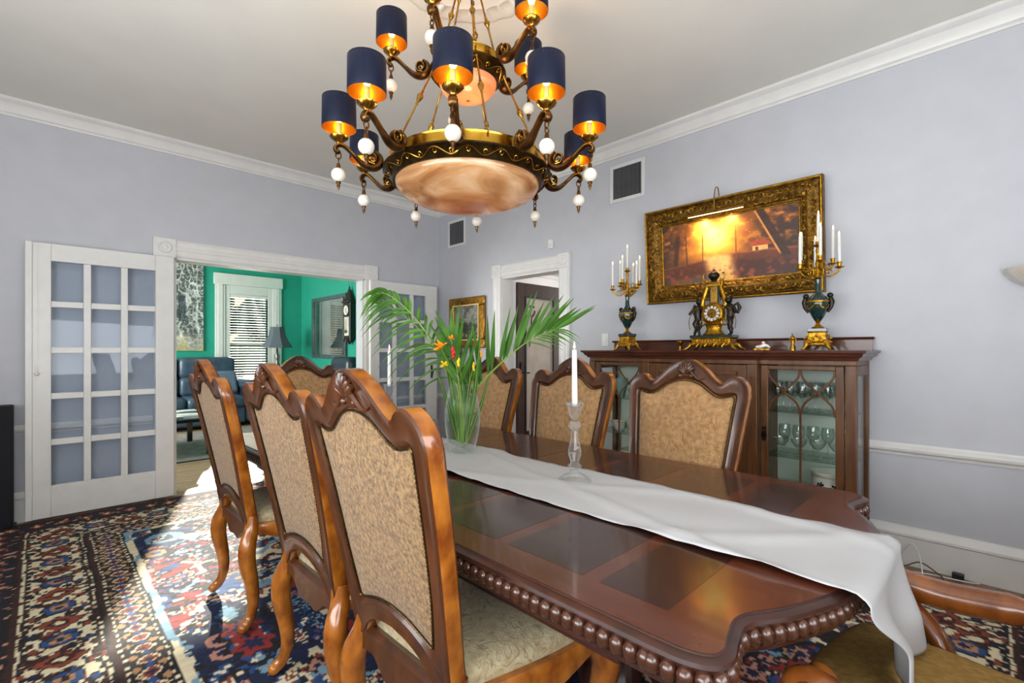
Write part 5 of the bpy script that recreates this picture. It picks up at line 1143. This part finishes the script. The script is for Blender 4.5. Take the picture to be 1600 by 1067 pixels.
for lab, a, b, w, dp in (('broad green blade standing left of centre in the vase', (716, 690), (690, 515), .026, -.04), ('tall green blade beside the red flower', (724, 690), (716, 500), .024, .0), ('broad green blade leaning right, low in the bouquet', (728, 690), (752, 520), .026, -.05), ('green blade pointing up at the small painting', (722, 690), (738, 488), .022, .03), ('short green blade at the vase mouth, left', (714, 690), (680, 575), .022, .0), ('short green blade at the vase mouth, right', (730, 690), (768, 572), .020, .02)): blade(lab, a, b, w, dp)
def flower(label, u, v, r, mat, dep, kind):
    c = vp3(u, v, dep); t = thing('flower', label, 'flower', (VX, VY, RZ)); org = Vector((VX, VY, RZ)); c = c - org
    MB().tube(spline([vp3(722, 685) - org, vp3((u + 722) / 2, (v + 640) / 2) - org, c], 5), .003, 6).build('stem', 'leaf_stem', t)
    if kind == 0:
        pm_ = MB(); pm_.ball((0, 0, r * .6), r * .30, 8, sz=2.0, sy=.5); pme = pm_.mesh('petal', mat, 60)
        for k in range(16):
            d = Vector((rs.uniform(-1, 1), rs.uniform(-1, 1), rs.uniform(-.4, 1))).normalized(); o = link('petal', pme, t, 0, c); o.rotation_euler = d.to_track_quat('Z', 'Y').to_euler()
    else:
        pm_ = MB(); pm_.ball((0, 0, 0), r * .45, 8, sz=1.9); pme = pm_.mesh('petal', mat, 60)
        for k in range(6): link('petal', pme, t, 0, c + Vector((rs.uniform(-.3, .3) * r, rs.uniform(-.3, .3) * r, (k - 2.5) * r * .5)), (rs.uniform(-.4, .4), rs.uniform(-.4, .4), 0))
flower('orange ruffled flower at the left of the bouquet', 695, 542, .031, 'petal_orange', -.14, 0)
flower('small orange flower above the larger orange one', 707, 529, .016, 'petal_orange', -.06, 0)
flower('dark red spike flower in the bouquet', 714, 551, .016, 'petal_red', -.15, 1)
flower('yellow flower low on the left of the bouquet', 700, 568, .018, 'petal_yellow', -.15, 0)
flower('yellow bud at the middle of the bouquet', 721, 565, .011, 'petal_yellow', -.15, 1)
flower('yellow bud low on the right of the bouquet', 741, 572, .011, 'petal_yellow', -.06, 1)
flower('small yellow-orange bud high on the right of the bouquet', 752, 553, .009, 'petal_orange', -.04, 1)

# ------------------------------------------------------------------ cables, plug, speaker
def cable(nm, label, pts, r, mat, cat='cable'):
    o = MB().tube(spline(pts, 6), r, 6).build(nm, mat, None, 60); return tag(o, label, cat)
cable('power_cord', 'white power cord looping up by the right baseboard', [(3.56, .55, .02), (3.55, .42, .03), (3.53, .36, .14), (3.52, .33, .17), (3.50, .30, .12), (3.46, .28, .02), (3.36, .26, .018)], .0035, 'plastic_white')
cable('power_cord', 'long white power cord lying across the rug corner', [(3.30, .50, .018), (3.45, .40, .02), (3.52, .28, .02), (3.57, .12, .012), (3.6, .06, .01)], .0035, 'plastic_white')
cable('power_cord', 'brown power cord curled by the right baseboard', [(3.40, .46, .018), (3.48, .36, .05), (3.52, .30, .075), (3.54, .24, .04), (3.5, .2, .018), (3.42, .26, .018), (3.34, .28, .018)], .0035, 'cord_brown')
t = thing('plug_adapter', 'small black plug adapter lying by the baseboard', 'plug', (3.605, .145, .002)); MB().box(-.02, .02, -.025, .025, 0, .035).build('case', 'plastic_black', t, bevel=.005); MB().box(-.006, .006, -.035, -.025, .012, .018).build('prong', 'vent_metal', t)
t = thing('floor_speaker', 'black upright floor speaker at the left edge, beside the French door', 'speaker', (-.27, 4.96, .0)); MB().box(-.125, .125, -.09, .085, .012, .875).build('cabinet', 'black_fabric', t, bevel=.012); MB().box(-.112, .112, -.098, -.09, .04, .85).build('grille', 'black_fabric', t, bevel=.004); MB().box(-.14, .14, -.10, .095, 0, .012).build('base', 'plastic_black', t, bevel=.003)
# ------------------------------------------------------------------ living room
def soft(nm, b, mat, parent, r=.06, sub=2):
    o = MB().box(*b).build(nm, mat, parent, 60); bv = o.modifiers.new('b', 'BEVEL'); bv.width = r; bv.segments = 4; return o
sf = thing('leather_sofa', 'blue-grey leather sofa below the window of the teal room', 'sofa', (1.2, 9.25, 0))
soft('base', (-1.35, 1.25, -.42, .42, .06, .34), 'leather', sf, .04)
for k, (a, b) in enumerate(((-1.3, -.45), (-.45, .40), (.40, 1.24))):
    soft('seat_cushion', (a, b, -.48, .20, .32, .52), 'leather', sf, .07); soft('back_cushion', (a, b, .10, .42, .50, .82), 'leather', sf, .08); soft('headrest', (a, b, .16, .44, .80, 1.15), 'leather', sf, .08)
for a, b in ((1.24, 1.62), (-1.68, -1.3)): soft('armrest', (a, b, -.50, .42, .06, .72), 'leather_dark', sf, .09); soft('arm_pad', (a - .02, b + .02, -.52, .36, .60, .78), 'leather', sf, .08)
t = thing('throw_pillow', 'pale blue throw pillow on the leather sofa', 'pillow', (2.22, 9.17, .53)); o = soft('cover', (-.2, .2, -.06, .06, 0, .40), 'cushion_blue', t, .055); o.rotation_euler = (-.3, 0, .12)
MB().tube([(-.2, -.0, .0), (-.2, 0, .39), (.2, 0, .39), (.2, 0, 0)], .008, 6, closed=True).build('piping', 'cushion_blue', t).rotation_euler = (-.3, 0, .12)
t = thing('living_rug', 'grey shaggy rug in the teal room before the sofa', 'rug', (1.3, 7.6, .0)); MB().box(-1.5, 1.5, -1.15, 1.0, .0, .014).build('pile', 'grey_rug', t, bevel=.005)
MB().box(-1.52, 1.52, -1.17, -1.15, 0, .010).build('binding', 'leather_dark', t)
t = thing('coffee_table', 'low black lacquer coffee table in the teal room', 'table', (.85, 7.25, .014)); MB().box(-.65, .65, -.6, .6, .40, .44).build('top', 'black_lacquer', t, bevel=.006)
for sx in (-1, 1):
    for sy in (-1, 1): MB().box(sx * .6 - .03, sx * .6 + .03, sy * .55 - .03, sy * .55 + .03, 0, .40).build('leg', 'black_lacquer', t, bevel=.004)
for i, (x, y, z, a, w, d, h, lab) in enumerate(((1.05, 6.95, .455, .2, .3, .22, .012, 'white magazine at the front of the black coffee table'), (1.30, 7.05, .455, -.4, .28, .21, .018, 'pale magazine at the right end of the coffee table'), (1.12, 7.3, .455, .6, .32, .24, .03, 'thick white book behind the magazines on the coffee table'), (1.33, 7.45, .455, .1, .26, .2, .022, 'white booklet at the back of the coffee table'))):
    t = thing('magazine' if h < .02 else 'book', lab, 'book', (x, y, z), a); MB().box(-w / 2, w / 2, -d / 2, d / 2, 0, h).build('pages', 'paper', t, bevel=.002); MB().box(-w / 2 - .002, w / 2 + .002, -d / 2 - .002, d / 2 + .002, h, h + .002).build('cover', 'vent_metal' if i % 2 else 'paper', t)
t = thing('side_table', 'small dark side table under the table lamp', 'table', (3.05, 9.18, 0)); MB().lathe([(0, .72), (.175, .72), (.18, .735), (.175, .75), (0, .75)], 32).build('top', 'black_lacquer', t); MB().lathe([(.16, 0), (.16, .02), (.03, .05), (.025, .4), (.035, .5), (.025, .72)], 20).build('pedestal', 'black_lacquer', t)
t = thing('table_lamp', 'table lamp with grey bell shade and pewter figure base in the teal room', 'lamp', (3.05, 9.18, .75)); MB().lathe([(0, 0), (.09, 0), (.085, .02), (.03, .04), (.025, .1), (.045, .17), (.05, .24), (.03, .30), (.036, .36), (.045, .42), (.022, .48), (.015, .58), (.012, .62), (0, .62)], 20).build('base', 'pewter', t, 50)
MB().lathe([(.27, .565), (.255, .60), (.19, .70), (.145, .80), (.122, .93), (.125, .94), (.12, .94), (.14, .80), (.185, .70), (.25, .60), (.265, .565)], 8, cap=False).build('shade', 'lampshade', t, 30); MB().tube([(0, 0, .6), (0, 0, .965)], .004, 6).ball((0, 0, .975), .012, 8).build('finial', 'pewter', t)
t = thing('leather_recliner', 'dark leather recliner behind the opening, by the right teal wall', 'chair', (3.22, 7.0, 0), .0)
soft('base', (-.42, .42, -.42, .42, .06, .42), 'leather_dark', t); soft('backrest', (.10, .45, -.36, .36, .4, 1.16), 'leather_dark', t, .12)
for s in (-1, 1): soft('armrest', (-.45, .40, s * .42 - .1, s * .42 + .1, .06, .66), 'leather_dark', t, .08)
soft('headrest', (-.02, .22, -.33, .33, .78, 1.17), 'leather_dark', t, .10)
# canvas of tangled roots on the far wall
def roots(U, V):
    n = fbm(U * 10, V * 12, 51, 5); c = np.zeros(U.shape + (3,)) + np.array((86, 92, 90.))
    for k, (f, sd) in enumerate(((7, 57), (11, 63), (16, 69), (24, 75))):
        r = 1 - np.abs(2 * fbm(U * f, V * f * .75, sd, 2) - 1); c = mixc(c, ((214, 216, 208), (232, 234, 228), (196, 200, 196), (240, 240, 234))[k], sm(.90, .985, r) * .85)
    c = mixc(c, (218, 214, 196), sm(.26, .1, V) * .6); c = mixc(c, (176, 156, 100), sm(.2, .05, V) * sm(.4, .6, n) * .7); k = (np.abs(U - .78) < .035) & (V > .33) & (V < .62); c[k] = c[k] * .35 + np.array((40, 50, 60)) * .65
    c = mixc(c, (226, 228, 226), sm(.86, .92, U) * sm(.35, .1, np.abs(np.sin(V * 50))) * .6); return c * (.72 + .5 * n[..., None])
t = thing('canvas_print', 'grey canvas print of tangled roots on the teal wall', 'painting', (1.30, YV - .002, 2.01), -pi / 2); t.rotation_euler = (0, 0, pi / 2)
paint_panel('print', t, 1.42, 1.5, roots, 'print', 140, 150, -.036); MB().box(-.034, 0, -.71, .71, -.75, .75).build('stretcher', 'paper', t)
# glazed picture and clock on the right teal wall
t = thing('glazed_picture', 'large glazed picture in a grey frame reflecting the window, on the teal wall', 'painting', (3.70, 8.44, 1.68))
for b in ((-.04, 0, -.71, .71, .49, .56), (-.04, 0, -.71, .71, -.56, -.49), (-.04, 0, -.71, -.63, -.49, .49), (-.04, 0, .63, .71, -.49, .49)): MB().box(*b).build('frame_member', 'frame_grey', t, bevel=.006)
def pale(U, V): n = fbm(U * 5, V * 4, 71, 4); c = np.zeros(U.shape + (3,)) + np.array((150, 166, 168.)); return mixc(c, (196, 204, 200), sm(.4, .6, n))
paint_panel('print', t, 1.28, 1.0, pale, 'print', 40, 30, -.012); MB().box(-.022, -.018, -.64, .64, -.5, .5).build('pane', 'picture_pane', t)
t = thing('wall_clock', 'tall dark carved pendulum clock on the teal wall beside the opening', 'clock', (3.70, 7.56, 1.46))
MB().box(-.10, 0, -.12, .12, .0, .60).build('case', 'wall_clock_wood', t, bevel=.01); MB().box(-.105, -.1, -.075, .075, .06, .34).build('pane', 'clear_pane', t); MB().box(-.101, -.099, -.08, .08, .05, .36).build('backing', 'paper', t); m = MB(); m.tube([(-.12, 0, .32), (-.12, 0, .14)], .005, 6); m.ball((-.12, 0, .12), .03, 10, sx=.3); m.build('pendulum', 'brass', t)
m = MB(); m.T = Matrix.Translation((-.105, 0, .47)) @ Matrix.Rotation(-pi / 2, 4, 'Y'); m.lathe([(0, 0), (.08, 0), (.08, .01), (0, .012)], 24); m.build('dial', 'porcelain', t)
for a, L_ in ((.6, .045), (2.5, .065)): m = MB(); m.T = Matrix.Translation((-.12, 0, .47)) @ Matrix.Rotation(a, 4, 'X'); m.box(-.001, .001, -.004, .004, 0, L_); m.build('hand', 'black_metal', t)
m = MB(); m.box(-.12, 0, -.14, .14, .60, .63); m.lathe([(.13, .63), (.10, .68), (.06, .76), (.045, .80), (.02, .83), (.025, .85), (.008, .88), (0, .93)], 16, (-.05, 0, 0), sx=.5); m.build('crest', 'wall_clock_wood', t)
for s in (-1, 1): m = MB(); m.lathe([(.012, -.05), (.02, -.02), (.015, .0), (.02, .1), (.015, .3), (.02, .5), (.015, .58), (.02, .62), (.01, .68), (0, .72)], 12, (-.09, s * .125, 0)); m.build('column', 'wall_clock_wood', t)
m = MB(); m.lathe([(.11, .0), (.08, -.04), (.03, -.08), (0, -.10)], 16, (-.05, 0, 0), sx=.5); m.build('corbel', 'wall_clock_wood', t)
import OpenImageIO as oiio,sys
b=oiio.ImageBuf('/workdir/render_main.png'); s=b.spec().width/1600
import numpy as np
a=b.get_pixels(oiio.UINT8)
for n,x,y in (('wallL',100,300),('wallL low',10,560),('wallback',640,400),('wallR mid',1200,230),('wallR br',1430,300),('wallR edge',1580,250),('wallR low',1500,790),('ceilL',200,80),('ceilmid',420,150),('ceilR',1200,60),('runner',1000,790),('crown',300,240),('doorwhite',60,600),('panel c3',640,800),('teal',330,450),('tealR',510,440)):
    i,j=int(y*s),int(x*s); print(n,(x,y),a[i-3:i+4,j-3:j+4,:3].mean((0,1)).round())
